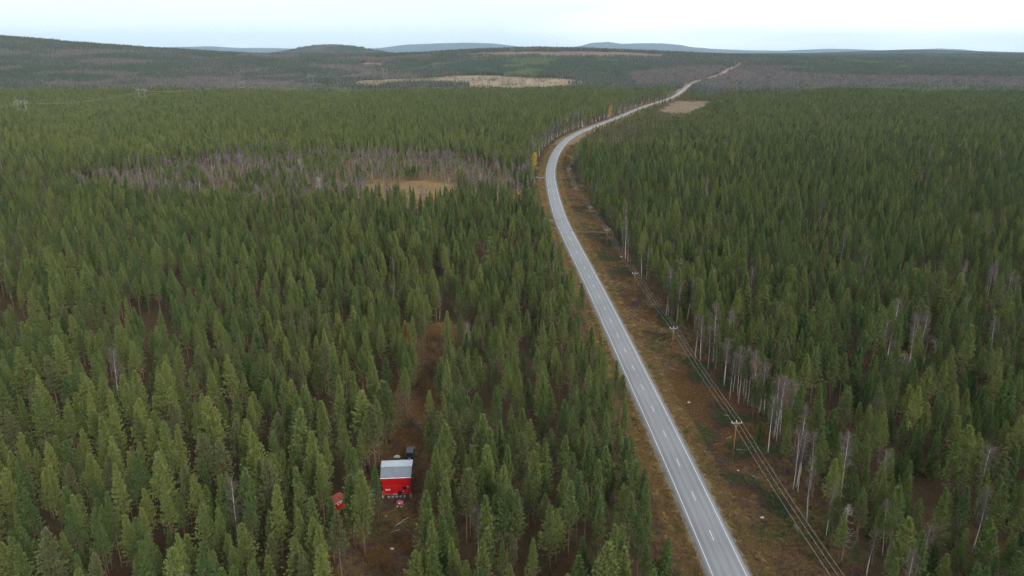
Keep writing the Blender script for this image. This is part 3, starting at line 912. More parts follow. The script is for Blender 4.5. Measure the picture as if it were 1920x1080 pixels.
def label_set(idx, noun, shapes):
    """Rows of tree tips counted up from the photo's bottom edge, then places along the row counted from a landmark."""
    rows = {}
    tops = TV[idx]
    order = np.argsort(-tops)
    step = 0; 
    for j in idx:
        rw = int((1080 - TV[j]) // 42) + 1
        rows.setdefault((side_of(j), rw), []).append(j)
    out = {}
    for (sd_, rw), js in rows.items():
        js = sorted(js, key=lambda q: TU[q], reverse=(sd_ == 'right'))
        for n_, j in enumerate(js, 1):
            anchor = {'left': 'the left photo edge', 'strip': 'the clearing', 'right': 'the right photo edge'}[sd_]
            where = {'left': 'left forest', 'strip': 'roadside strip', 'right': 'right forest'}[sd_]
            adj = shapes(j)
            rown = 'bottom' if rw <= 1 else ordinal(rw)
            out[j] = f"{adj} {noun}, {ordinal(n_)} from {anchor}, {rown} treetop row of the {where}"
    return out

def pine_adj(j):
    h = HGT[j]; R_ = pine_spec[VAR[j]][1]
    return ('short' if h < 11.6 else 'tall' if h > 14.2 else 'middling') + ' ' + ('slim' if R_ < 1.5 else 'broad' if R_ > 1.83 else 'green')

left_or_any = np.ones(len(X), bool)
idx = pick('pine', 296)
lab = label_set(idx, 'pine', pine_adj)
for j in idx:
    plant('pine_tree', 'pine', VAR[j], (X[j], Y[j], TZ[j]), ROT[j], SC[j], lab[j], 'pine', 'nearest pines of the forest', SW[j])
idx = pick('spruce', 110)
lab = label_set(idx, 'dark spruce', lambda j: 'low' if HGT[j] < 9 else 'tall' if HGT[j] > 12.5 else 'narrow')
for j in idx:
    plant('spruce_tree', 'spruce', VAR[j], (X[j], Y[j], TZ[j]), ROT[j], SC[j], lab[j], 'spruce', 'dark spruces among the pines', SW[j])
idx = pick('birch', 270)
lab = label_set(idx, 'bare birch', lambda j: 'short' if HGT[j] < 10.5 else 'tall' if HGT[j] > 13.2 else 'white-trunked')
used_l = {}
for j in idx:
    plant('birch_tree', 'birch', VAR[j], (X[j], Y[j], TZ[j]), ROT[j], SC[j], lab[j], 'birch', 'bare birches', SW[j])

# trees that stand out in the photograph, measured one by one: kind, pixel of the foot, variant, scale, label
special = [
    ('pine_tree', 'pine', (684, 1046), 2, 1.32, 'tall pine standing close in front of the red drill rig', 'pine', 'nearest pines of the forest'),
    ('pine_tree', 'pine', (711, 985), 4, 0.92, 'slim pine covering the left end of the red drill rig', 'pine', 'nearest pines of the forest'),
    ('pine_tree', 'pine', (610, 990), 1, 0.90, 'pine just left of the red equipment hut', 'pine', 'nearest pines of the forest'),
    ('pine_tree', 'pine', (664, 950), 0, 1.0, 'pine between the red hut and the drill rig', 'pine', 'nearest pines of the forest'),
    ('birch_tree', 'birch_rust', (1412, 780), 0, 1.08, 'birch with rusty orange leaves, leftmost of the two by the power line', 'birch', 'bare birches'),
    ('birch_tree', 'birch_rust', (1462, 815), 1, 1.05, 'birch with thin rusty leaves behind the pole with the long wires', 'birch', 'bare birches'),
    ('birch_tree', 'birch_gold', (1003, 330), 0, 1.3, 'golden leaved birch left of the road bend', 'birch', 'golden birches'),
    ('birch_tree', 'birch_gold', (1144, 240), 0, 1.35, 'golden leaved birch at the right roadside beyond the bend', 'birch', 'golden birches'),
    ('birch_tree', 'birch_gold', (970, 392), 1, 0.9, 'small golden birch among pines left of the gravel turnoff', 'birch', 'golden birches'),
    ('pine_tree', 'pine_brown', (957, 480), 0, 0.82, 'browned dying pine left of the road below the gravel turnoff', 'pine', None),
    ('pine_tree', 'pine_brown', (765, 690), 0, 0.95, 'browned pine at the left edge of the clearing', 'pine', None),
    ('spruce_tree', 'spruce', (985, 372), 1, 1.15, 'tall very dark spruce beside the bare grove left of the road', 'spruce', 'dark spruces among the pines'),
    ('spruce_tree', 'spruce', (1423, 830), 3, 0.72, 'small bushy spruce beside the nearest roadside power pole', 'spruce', 'dark spruces among the pines'),
    ('spruce_tree', 'spruce', (1130, 935), 0, 1.05, 'lone dark spruce among the pines left of the road', 'spruce', 'dark spruces among the pines'),
    ('spruce_tree', 'spruce', (1203, 985), 4, 0.95, 'narrow spruce on the left verge of the road', 'spruce', 'dark spruces among the pines'),
    ('spruce_tree', 'spruce', (1245, 1075), 3, 0.95, 'young spruce on the left verge at the photo bottom', 'spruce', 'dark spruces among the pines'),
    ('aspen_tree', 'aspen', (600, 385), 0, 0.95, 'broad pale leafless aspen in the middle of the bare grove', 'aspen', 'pale aspens in the bare grove'),
    ('aspen_tree', 'aspen', (655, 392), 1, 0.90, 'pale leafless aspen right of the broadest one', 'aspen', 'pale aspens in the bare grove'),
    ('aspen_tree', 'aspen', (566, 338), 1, 0.95, 'pale leafless aspen at the back of the bare grove', 'aspen', 'pale aspens in the bare grove'),
    ('dead_pine', 'snag', (1578, 1050), 0, 1.0, 'bleached grey dead pine with crooked boughs under the wires', 'dead tree', None),
    ('dead_pine', 'snag', (255, 1080), 0, 0.9, 'grey dead pine among the green ones of the left forest', 'dead tree', None),
]
for nm, kd, (pu, pv), vr, s, lb, ct, gr in special:
    p = G(pu, pv)
    plant(nm, kd, vr, (p[0], p[1], float(ground_z(p[0], p[1]))), rng.uniform(0, 6.28), s, lb, ct, gr)

# the white birch stems along the right forest edge, each where the photo shows its foot
edge_birch = [(1303, 673, 'first'), (1313, 676, 'second'), (1327, 692, 'third'), (1341, 691, 'fourth'), (1358, 718, 'fifth'), (1368, 749, 'sixth'), (1393, 740, 'seventh'), (1398, 746, 'eighth'),
              (1423, 774, 'ninth'), (1433, 776, 'tenth'), (1457, 804, 'eleventh'), (1478, 818, 'twelfth'), (1440, 848, 'thirteenth'), (1487, 918, 'fourteenth'), (1496, 922, 'fifteenth'), (1513, 978, 'sixteenth'),
              (1177, 492, None), (1222, 488, None), (1640, 962, None), (1823, 1035, None)]
odd = iter(['tall birch where the right forest edge meets the brown side path', 'birch deeper in the right forest behind the side path', 'pale birch stem standing alone among dark spruces at the lower right', 'leaning pale birch near the lower right corner'])
for q, (pu, pv, o_) in enumerate(edge_birch):
    p = G(pu, pv)
    lb = f'white birch stem, {o_} down the right forest edge beside the wires' if o_ else next(odd)
    plant('birch_tree', 'birch', q % 6, (p[0], p[1], float(ground_z(p[0], p[1]))), rng.uniform(0, 6.28), 1.0 + 0.12 * math.sin(q * 2.1), lb, 'birch', 'bare birches')

# ------------------------------------------------------------------ the mass of the forest
def source(name, meshes):
    c = bpy.data.collections.new(name)
    for k, me in enumerate(meshes):
        c.objects.link(bpy.data.objects.new(f'{name}_shape_{k:02d}', me))
    return c

def scatter(name, pts, rot, sc, idx, coll, kind='stuff', label=None, category=None):
    me = bpy.data.meshes.new(name)
    n = len(pts)
    sc = np.asarray(sc, np.float32)
    if sc.ndim == 1: sc = np.repeat(sc[:, None], 3, 1)
    sc = sc.ravel()
    me.vertices.add(n); me.vertices.foreach_set('co', np.asarray(pts, np.float32).ravel())
    for nm, ty, val, key in (('spin', 'FLOAT', rot, 'value'), ('size', 'FLOAT_VECTOR', sc, 'vector'), ('shape', 'INT', idx, 'value')):
        at = me.attributes.new(nm, ty, 'POINT')
        at.data.foreach_set(key, np.asarray(val, np.int32 if ty == 'INT' else np.float32))
    o = link(bpy.data.objects.new(name, me))
    ng = bpy.data.node_groups.new(name, 'GeometryNodeTree')
    ng.interface.new_socket('Geometry', in_out='INPUT', socket_type='NodeSocketGeometry')
    ng.interface.new_socket('Geometry', in_out='OUTPUT', socket_type='NodeSocketGeometry')
    N, L = ng.nodes, ng.links
    gi, go = N.new('NodeGroupInput'), N.new('NodeGroupOutput')
    ci = N.new('GeometryNodeCollectionInfo'); ci.inputs['Collection'].default_value = coll
    ci.inputs['Separate Children'].default_value = True; ci.inputs['Reset Children'].default_value = True
    ip = N.new('GeometryNodeInstanceOnPoints'); ip.inputs['Pick Instance'].default_value = True
    def attr(nm, ty):
        a_ = N.new('GeometryNodeInputNamedAttribute'); a_.data_type = ty; a_.inputs['Name'].default_value = nm; return a_.outputs['Attribute']
    cx = N.new('ShaderNodeCombineXYZ')
    L.new(attr('spin', 'FLOAT'), cx.inputs['Z'])
    L.new(gi.outputs[0], ip.inputs['Points']); L.new(ci.outputs[0], ip.inputs['Instance'])
    L.new(attr('shape', 'INT'), ip.inputs['Instance Index']); L.new(cx.outputs[0], ip.inputs['Rotation'])
    L.new(attr('size', 'FLOAT_VECTOR'), ip.inputs['Scale']); L.new(ip.outputs[0], go.inputs[0])
    md = o.modifiers.new('scatter', 'NODES'); md.node_group = ng
    return tag(o, label, category, kind=kind)

# yellower stands beyond the grove and far right, sunlit brightness put into the colour
pale_sunlit_stand = np.where(left, smooth(420, 640, Y), 0.8 * smooth(450, 800, Y)) * (0.55 + 0.9 * fnoise(X, Y, 110, 2)) > rng.random(len(X))
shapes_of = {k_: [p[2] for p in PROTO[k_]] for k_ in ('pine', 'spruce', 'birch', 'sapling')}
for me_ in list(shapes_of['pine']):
    c_ = me_.copy(); c_.materials[2] = M['pine_young_sunlit']; shapes_of['pine'].append(c_)
VAR = np.where((KIND == 'pine') & pale_sunlit_stand & ~picked, VAR + len(pine_spec), VAR)
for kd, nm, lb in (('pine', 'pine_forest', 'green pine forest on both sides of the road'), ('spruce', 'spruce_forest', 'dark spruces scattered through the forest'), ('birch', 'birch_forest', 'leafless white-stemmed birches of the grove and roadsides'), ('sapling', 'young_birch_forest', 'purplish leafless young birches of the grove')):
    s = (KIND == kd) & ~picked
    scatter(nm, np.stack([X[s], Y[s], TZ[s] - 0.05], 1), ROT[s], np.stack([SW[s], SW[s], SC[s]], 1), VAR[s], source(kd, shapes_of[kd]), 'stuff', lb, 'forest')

# ------------------------------------------------------------------ distant forest: plots of small trees
def far_conifer(r, H, R, sides=5):
    """A ragged two-tier cone."""
    T = []
    for (z0, z1, ra) in ((0.10, 0.62, 1.0), (0.42, 1.0, 0.68)):
        a0 = r.uniform(0, 6.28)
        ring = [np.array((math.cos(a0 + 6.283 * k / sides) * R * ra * r.uniform(.7, 1.2), math.sin(a0 + 6.283 * k / sides) * R * ra * r.uniform(.7, 1.2), H * (z0 + r.uniform(-.06, .08)))) for k in range(sides)]
        tip = np.array((r.normal(0, .08), r.normal(0, .08), H * z1))
        for k in range(sides): T.append([ring[k], ring[(k + 1) % sides], tip])
    return np.array(T)

def far_birch(r, H, R):
    T = []
    for k in range(15):
        az = r.uniform(0, 6.28); z = H * r.uniform(0.25, 0.75); l_ = H * r.uniform(.18, .32)
        b_ = np.array((r.normal(0, R * .35), r.normal(0, R * .35), z)); d = unit(np.array((math.cos(az) * .5, math.sin(az) * .5, 1.0)))
        w = np.array((-math.sin(az), math.cos(az), 0)) * r.uniform(.14, .32)
        T.append([b_ - w, b_ + w, b_ + d * l_])
    return np.array(T)

def plot(seed, size_, spacing, p_con, mats, hm_=12.0, fill=1.0, white=0.3):
    """mats = [needles, twigs, white stems]."""
    r = np.random.default_rng(seed); mb = MB()
    n = max(1, int(round(size_ / spacing)))
    for i in range(n):
        for j in range(n):
            if r.random() > fill: continue
            p = np.array(((i + .5) / n - .5 + r.uniform(-.45, .45) / n, (j + .5) / n - .5 + r.uniform(-.45, .45) / n)) * size_
            H = hm_ * r.uniform(.68, 1.22); off = np.array((p[0], p[1], -0.3))
            if r.random() < p_con:
                T = far_conifer(r, H, H * r.uniform(.105, .15)) + off
                mb.tris(T, 0, np.full(len(T), r.random()))
            else:
                H *= 0.9
                T = far_birch(r, H, 1.3) + off
                mb.tris(T, 1, np.full(len(T), r.random()))
                if r.random() < white:
                    a_ = r.uniform(0, 3.14); w = np.array((math.cos(a_), math.sin(a_), 0)) * .16
                    mb.tris([[off - w, off + w, off + np.array((r.normal(0, .3), r.normal(0, .3), H * .85))]], 2)
    return mb.mesh('plot', mats, False, True)

FD, FG, TW, WB = M['far_dark'], M['far_green'], M['far_twig'], M['birch_bark']
def plots(size_, spacing, seed, nvar=4):
    spec = [(1.0, [FG, TW, WB], 12, 1.0), (0.97, [FD, TW, WB], 13, 1.0), (0.55, [FD, TW, WB], 12, 0.95), (0.08, [FD, TW, WB], 10, 1.0), (0.7, [FG, TW, WB], 6.5, 0.45), (0.4, [FG, TW, WB], 8, 0.16)]
    return [plot(seed + 10 * a_ + b_, size_, spacing, s[0], s[1], s[2], s[3]) for a_, s in enumerate(spec) for b_ in range(nvar)]

NV = 4
def forest_ring(name, y0, y1, size_, spacing, seed, lb):
    ysr = np.arange(y0, y1, size_); P = []
    for yv in ysr:
        w = 0.80 * (yv + 75); xs = np.arange(-w, w, size_)
        P.append(np.stack([xs, np.full(len(xs), yv)], 1))
    P = np.concatenate(P); P += rng.uniform(-.28, .28, P.shape) * size_
    x, y = P[:, 0], P[:, 1]; n = len(x); u = rng.random(n)
    # kind of stand: 0 green pines, 1 dark conifers, 2 mixed, 3 bare birch, 4 scrub, 5 few seed trees, -1 open
    a_ = fnoise(x, y * 0.7, 260, 3); b_ = fnoise(x + 900, y * 0.7, 140, 3)
    t = np.full(n, 1)
    t[a_ > 0.46] = 2; t[(a_ < 0.40) & (b_ > 0.56)] = 0
    lefthill = (x / y < -0.10) & (y > 1600)
    t[lefthill & (a_ > 0.36)] = 2; t[lefthill & (b_ > 0.57)] = 3; t[lefthill & (b_ < 0.36)] = 1; t[lefthill & (t == 0)] = 2
    t[(y < 1640) & (u < 0.7) & (a_ < 0.55)] = 0
    pu = inside(PURPLE, x, y); t[pu] = np.where(u[pu] < 0.93, 3, 2)
    gb = inside(GREENBAND, x, y); t[gb] = np.where(u[gb] < 0.7, 1, 2)
    t[inside(SPARSE, x, y)] = 4
    wx_ = x + 130 * (fnoise(x, y, 120, 3) - 0.5); wy_ = y + 170 * (fnoise(x + 500, y, 120, 3) - 0.5)
    i_ = inside(BOG, wx_, wy_); t[i_] = np.where(u[i_] < 0.42, 5, np.where((fnoise(x, y, 70, 2)[i_] > .56), 4, -1))
    for poly in (BOG2, SMALLCLEAR):
        i_ = inside(poly, x, y); t[i_] = np.where(u[i_] < 0.10, 5, -1)
    i_ = inside(CUT, x, y); t[i_] = np.where(u[i_] < 0.5, 5, -1)
    t[np.abs(road_d(x, y)) < 11 + size_ * 0.3] = -1
    t[y < NEAR_LIMIT(x, y) + 2] = -1
    ok = t >= 0
    x, y, t = x[ok], y[ok], t[ok]
    scatter(name, np.stack([x, y, tz(x, y) - 0.3], 1), rng.integers(0, 4, len(x)) * (math.pi / 2), rng.uniform(.92, 1.1, len(x)), t * NV + rng.integers(0, NV, len(x)),
            source(name, plots(size_, spacing, seed, NV)), 'stuff', lb, 'forest')

forest_ring('middle_distance_forest', 1290, 2700, 16.0, 4.4, 5000, 'mixed forest beyond the bog and up the left hillside')
forest_ring('hillside_forest', 2700, 6200, 32.0, 5.2, 6000, 'dark forest on the ridges under the horizon')
forest_ring('horizon_forest', 6200, 13400, 100.0, 9.5, 7000, 'bluish forest of the plain at the horizon')

# ------------------------------------------------------------------ ground cover on the verges and in the clearing
def clump(seed, n, h, w, rad, mat, lean=0.5):
    r = np.random.default_rng(seed); mb = MB()
    a_ = r.uniform(0, 6.28, n); q = rad * np.sqrt(r.random(n))
    P = np.stack([q * np.cos(a_), q * np.sin(a_), np.zeros(n) - 0.03], 1)
    d = unit(np.stack([np.cos(a_) * lean * r.random(n), np.sin(a_) * lean * r.random(n), np.ones(n)], 1) + r.normal(0, .25, (n, 3)))
    Lk = h * r.uniform(.55, 1.2, (n, 1)) * (1 - 0.5 * (q / rad)[:, None] ** 2)
    s = unit(np.cross(d, r.normal(0, 1, (n, 3)))) * w
    mb.tris(np.stack([P - s, P + s, P + d * Lk], 1), 0, r.random(n))
    return mb.mesh('clump', [mat], False, True)

cover = [clump(800, 46, .42, .035, .34, M['grass']), clump(801, 40, .55, .03, .28, M['grass'], .8), clump(802, 70, .26, .07, .6, M['heather'], .9),
         clump(803, 90, .30, .08, .75, M['heather'], .9), clump(804, 90, .32, .09, .8, M['crowberry'], .9), clump(805, 60, .40, .09, .5, M['crowberry'], .7),
         clump(806, 80, .30, .08, .7, M['bilberry'], .9)]
n = 60000
y = 88 + 560 * rng.random(n) ** 1.7; lat = rng.random(n)
xl = np.interp(y, _RY, _RX)
x0 = xl - 10.5; x1 = right_edge(y) + 3.0
x = x0 + lat * (x1 - x0)
d = road_d(x, y)
ok = np.abs(d) > 4.0
m2 = 16000
yc = rng.uniform(88, 216, m2); xc = rng.uniform(CLX0 - 3, CLX1 + 3, m2)
x = np.concatenate([x[ok], xc]); y = np.concatenate([y[ok], yc]); d = np.concatenate([d[ok], np.full(m2, 30.0)])
nz = fnoise(x, y, 7.0, 2); nb = fnoise(x + 300, y, 16.0, 2); u = rng.random(len(x))
k = np.where(nz < 0.395, 4, np.where(nz < 0.47, 3, np.where(nb > 0.52, 6, 2)))
k = np.where((k == 2) & (u < .45), 0, k)
k = np.where((nb < 0.40) & (u < .6), 0, k)
k = np.where((np.abs(d) < 8.0) & (u < 0.85), 0, k); k = np.where((k == 0) & (rng.random(len(x)) < .35), 1, k)
k = np.where((k == 4) & (u < .25), 5, k)
in_cl = np.arange(len(x)) >= len(x) - m2
k = np.where(in_cl & (k >= 4) & (k != 6) & (u < .8), np.where(u < .4, 1, 6), k)
ad = np.abs(road_d(x, y))
verge_z = np.where(ad < 6.2, np.maximum(ground_z(x, y), tz(x, y) + np.interp(ad, [3.8, 4.5, 6.2], [.30, .17, -.36])), ground_z(x, y))
scatter('verge_undergrowth', np.stack([x, y, verge_z], 1), rng.uniform(0, 6.28, len(x)), rng.uniform(.6, 1.35, len(x)), k,
        source('cover', cover), 'stuff', 'brown sedge, heather and crowberry on the verges and in the clearing', 'undergrowth')

# ------------------------------------------------------------------ roadside power line
M['pole_wood'] = material('pole_wood', (0.22, 0.105, 0.045), 0.85, 0.2, (1.5, (0.15, 0.085, 0.05), 0.4, 0.65))
M['galvanised'] = material('galvanised_steel', (0.30, 0.30, 0.31), 0.55, 0.4, (2.0, (0.24, 0.24, 0.25), 0.4, 0.7))
M['porcelain'] = material('porcelain', (0.75, 0.75, 0.74), 0.3, 0.5)
M['wire'] = material('aluminium_wire', (0.34, 0.33, 0.30), 0.6, 0.4)
POLE_H = 8.4
pole_px = [(1380, 790), (1263, 614), (1190, 511), (1139, 431), (1106, 387), (1080, 352), (1066.5, 316)]
PW = [G(u, v, POLE_H)[:2] for u, v in pole_px]
PW = [PW[0] + (PW[0] - PW[1]) * 1.02] + PW
PW.append(G(1093, 252, POLE_H)[:2])
PW = np.array(PW)
pole_words = ['power pole outside the photo below the bottom edge', 'wooden power pole nearest the camera, beside the small spruce', 'second wooden power pole up the right verge', 'third wooden power pole up the right verge',
              'fourth wooden power pole, just below the brown side path', 'fifth wooden power pole, just above the brown side path', 'sixth wooden power pole inside the road bend',
              'seventh wooden power pole at the tightest part of the road bend', 'pale power pole at the road edge beyond the bend']
tips = []
pd = np.gradient(PW, axis=0); pd /= np.linalg.norm(pd, axis=1)[:, None]
for i, p in enumerate(PW):
    # crossarms in the photo lie nearly square to the view
    ang = math.atan2(-pd[i][0], pd[i][1]) * 0.45
    gz0 = float(ground_z(p[0], p[1]))
    o = empty('power_pole', (p[0], p[1], gz0), ang)
    o.rotation_euler[1] = (-0.012, 0.015, 0.0, 0.02, -0.015, 0.01, -0.02, 0.015, 0.0)[i]
    MB().tube([(0, 0, -0.5), (0, 0, 4), (0, 0, POLE_H + 0.1)], [0.15, 0.13, 0.105], 10).build('pole', M['pole_wood'], o, True)
    ca = MB(); ca.box((-1.05, -0.17, POLE_H - 0.20), (1.05, -0.105, POLE_H - 0.04)).build('crossarm', M['galvanised'], o)
    for s in (-1, 1):
        MB().tube([(s * 0.62, -0.13, POLE_H - 0.22), (s * 0.05, -0.125, POLE_H - 0.95)], 0.028, 5).build('brace', M['galvanised'], o)
    R_ = Matrix.Translation(o.location) @ o.rotation_euler.to_matrix().to_4x4()
    row = []
    for q in (-0.98, 0.0, 0.98):
        ins = MB(); y_ = -0.14 if q else 0.0; zb = POLE_H - 0.04 if q else POLE_H + 0.1
        ins.tube([(q, y_, zb), (q, y_, zb + .12), (q, y_, zb + .13), (q, y_, zb + .30)], [0.035, 0.035, 0.085, 0.06], 8).build('insulator', M['porcelain'], o)
        row.append(np.array(R_ @ Vector((q, y_, zb + .30))))
    tips.append(row)
    tag(o, pole_words[i], 'power pole', 'roadside power poles')

def sag_line(A, B, sag, n=14):
    t = np.linspace(0, 1, n)[:, None]
    P = A * (1 - t) + B * t
    P[:, 2] -= (4 * sag * t * (1 - t))[:, 0]
    return P
for w, lb in enumerate(('leftmost wire of the roadside power line', 'middle wire of the roadside power line', 'rightmost wire of the roadside power line')):
    P = []
    for i in range(len(tips) - 1):
        sp = np.linalg.norm(PW[i + 1] - PW[i])
        seg = sag_line(tips[i][w], tips[i + 1][w], 0.011 * sp)
        P += list(seg if i == 0 else seg[1:])
    tag(MB().tube(P, 0.019, 5).build('power_line_wire', M['wire'], None, True), lb, 'wire', 'wires of the roadside power line')

# ------------------------------------------------------------------ high-voltage line on the left
py = [(-577, 902), (-572, 1190), (-522, 1490), (-470, 1810), (-348, 2130), (-237, 2400), (-128, 2680), (2, 2960), (184, 3200), (366, 3450)]
py = [(-640, 610)] + py
pyl_words = ['steel portal pylon beyond the left edge of the photo', 'largest portal pylon, at the left edge above the pines', 'second portal pylon from the left, half sunk in the treetops', 'third portal pylon from the left, below the grey hillside',
             'fourth portal pylon from the left, at the left tip of the bog', 'fifth pylon from the left, at the upper edge of the bog', 'sixth pylon from the left, above the bog', 'seventh pylon from the left, above the bog',
             'eighth pylon from the left, over dark forest', 'ninth pylon from the left, below the reddish clearcut', 'last faint pylon of the high line, far right']
ptips = []
for i, (x, y) in enumerate(py):
    a_ = np.array(py[min(i + 1, len(py) - 1)]) - np.array(py[max(i - 1, 0)])
    ang = math.atan2(-a_[0], a_[1])
    z = float(ground_z(x, y)); Hh = 30.0
    o = empty('pylon', (x, y, z), ang)
    thick = 0.22
    for s in (-1, 1):
        MB().tube([(s * 6.6, 0, -0.5), (s * 4.4, 0, 26)], [thick * 1.15, thick], 6).build('leg', M['galvanised'], o)
        MB().tube([(s * 4.4, 0, 26), (s * 6.4, 0, Hh)], [thick, thick * 0.6], 6).build('horn', M['galvanised'], o)
        MB().tube([(s * 6.5, 0, 1.0), (s * 9.0, 7.5, -0.2)], 0.04, 4).build('guy_wire', M['wire'], o)
    MB().tube([(-8.2, 0, 26), (8.2, 0, 26)], thick, 6).build('crossarm', M['galvanised'], o)
    MB().tube([(-5.3, 0, 15.5), (5.3, 0, 15.5)], thick * 0.8, 6).build('brace', M['galvanised'], o)
    R_ = Matrix.Translation(o.location) @ o.rotation_euler.to_matrix().to_4x4()
    row = []
    for q in (-7.8, 0, 7.8):
        MB().tube([(q, 0, 25.8), (q, 0, 23.6)], 0.13, 6).build('insulator_string', M['porcelain'], o)
        row.append(np.array(R_ @ Vector((q, 0, 23.5))))
    ptips.append(row)
    tag(o, pyl_words[i], 'pylon', 'portal pylons of the high-voltage line')
for w, lb in enumerate(('left conductor of the high-voltage line through the forest', 'middle conductor of the high-voltage line through the forest', 'right conductor of the high-voltage line through the forest')):
    P = []
    for i in range(len(ptips) - 1):
        seg = sag_line(ptips[i][w], ptips[i + 1][w], 6.0, 12); P += list(seg if i == 0 else seg[1:])
    tag(MB().tube(P, 0.04, 4).build('high_voltage_wire', M['wire'], None), lb, 'wire', 'conductors of the high-voltage line')

# ------------------------------------------------------------------ wind turbines on the far hills
M['turbine_white'] = material('turbine_white', (0.82, 0.83, 0.84), 0.5, 0.4)
for i, (pu, pv, D, lb) in enumerate([(1121, 83.5, 18000, 'leftmost wind turbine on the far blue hill'), (1127.5, 80.5, 18900, 'small wind turbine close beside the leftmost one'), (1216.5, 85, 17900, 'third wind turbine from the left on the far hill'),
                                     (1231.5, 85, 18000, 'fourth wind turbine from the left on the far hill'), (1235.5, 82.5, 18900, 'small wind turbine between the two rightmost ones'), (1242.5, 83.5, 18200, 'rightmost wind turbine on the far hill')]):
    d_ = ray(pu, pv); D = D * 1.405; t = D / d_[1]; x, z = d_[0] * t, CAM_H + d_[2] * t
    o = empty('wind_turbine', (x, D, z), 0.25 * math.sin(i * 2.0)); o.scale = (1.4, 1.4, 1.4)
    MB().tube([(0, 0, -40), (0, 0, 95)], [4.6, 2.8], 12).build('tower', M['turbine_white'], o, True)
    MB().box((-2.4, -6, 94), (2.4, 7, 99)).build('nacelle', M['turbine_white'], o)
    hub = MB().disc((0, -7.4, 96.5), 2.4, (0, 1, 0), 3.0).build('hub', M['turbine_white'], o, True)
    for k in range(3):
        a_ = 0.4 + i + 2.094 * k; dx, dz = math.sin(a_), math.cos(a_); nx, nz = dz, -dx
        B_ = []
        for q, wd in ((2, 2.2), (12, 4.2), (55, 1.0)):
            for s in (-.3, .7): B_.append((dx * q + nx * wd * s, -7.6, 96.5 + dz * q + nz * wd * s)); 
        Bk = [(p_[0], -7.0, p_[2]) for p_ in B_]
        MB().add(B_ + Bk, [(0, 1, 3, 2), (2, 3, 5, 4), (7, 6, 8, 9), (9, 8, 10, 11), (0, 2, 8, 6), (2, 4, 10, 8), (3, 1, 7, 9), (5, 3, 9, 11), (4, 5, 11, 10), (1, 0, 6, 7)]).build('blade', M['turbine_white'], hub)
    tag(o, lb, 'wind turbine', 'wind turbines on the far hill')

# ------------------------------------------------------------------ drill rig, hut, cart and car in the clearing
M['red'] = material('red_paint', (0.42, 0.006, 0.008), 0.5, 0.3, (0.9, (0.34, 0.005, 0.007), 0.4, 0.7))
M['red_roof'] = material('faded_red_sheet', (0.42, 0.055, 0.055), 0.6, 0.4, (1.2, (0.33, 0.05, 0.05), 0.4, 0.7))
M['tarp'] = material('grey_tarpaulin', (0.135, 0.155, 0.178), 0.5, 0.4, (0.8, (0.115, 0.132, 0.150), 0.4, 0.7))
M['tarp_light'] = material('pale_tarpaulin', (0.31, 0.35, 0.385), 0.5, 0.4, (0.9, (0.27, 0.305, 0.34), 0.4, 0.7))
M['black'] = material('black_paint', (0.015, 0.015, 0.017), 0.4, 0.5)
M['rubber'] = material('rubber', (0.022, 0.022, 0.022), 0.85, 0.3)
M['steel'] = material('grey_steel', (0.26, 0.27, 0.29), 0.5, 0.5, (2, (0.18, 0.18, 0.19), 0.4, 0.7))
M['white'] = material('white_paint', (0.78, 0.78, 0.77), 0.5, 0.4)
M['glass'] = material('dark_glass', (0.02, 0.024, 0.03), 0.08, 0.6)
M['lamp_red'] = material('tail_lamp', (0.45, 0.02, 0.02), 0.3, 0.5)

def lettering(text, size_, loc, rot, mat, parent):
    cu = bpy.data.curves.new('lettering', 'FONT'); cu.body = text; cu.size = size_; cu.extrude = 0.004; cu.offset = 0.012
    cu.align_x = 'CENTER'; cu.align_y = 'CENTER'; cu.materials.append(mat)
    o = bpy.data.objects.new('lettering', cu); link(o, parent); o.location = loc; o.rotation_euler = rot
    return o

rig_z = float(ground_z(RIG[0], RIG[1]))
rig = empty('drill_rig', (RIG[0], RIG[1] - 2.0, rig_z), math.radians(4))
tag(rig, 'red drilling rig cabin on crawler tracks under a grey tarpaulin roof', 'drill rig')
HW = 2.5
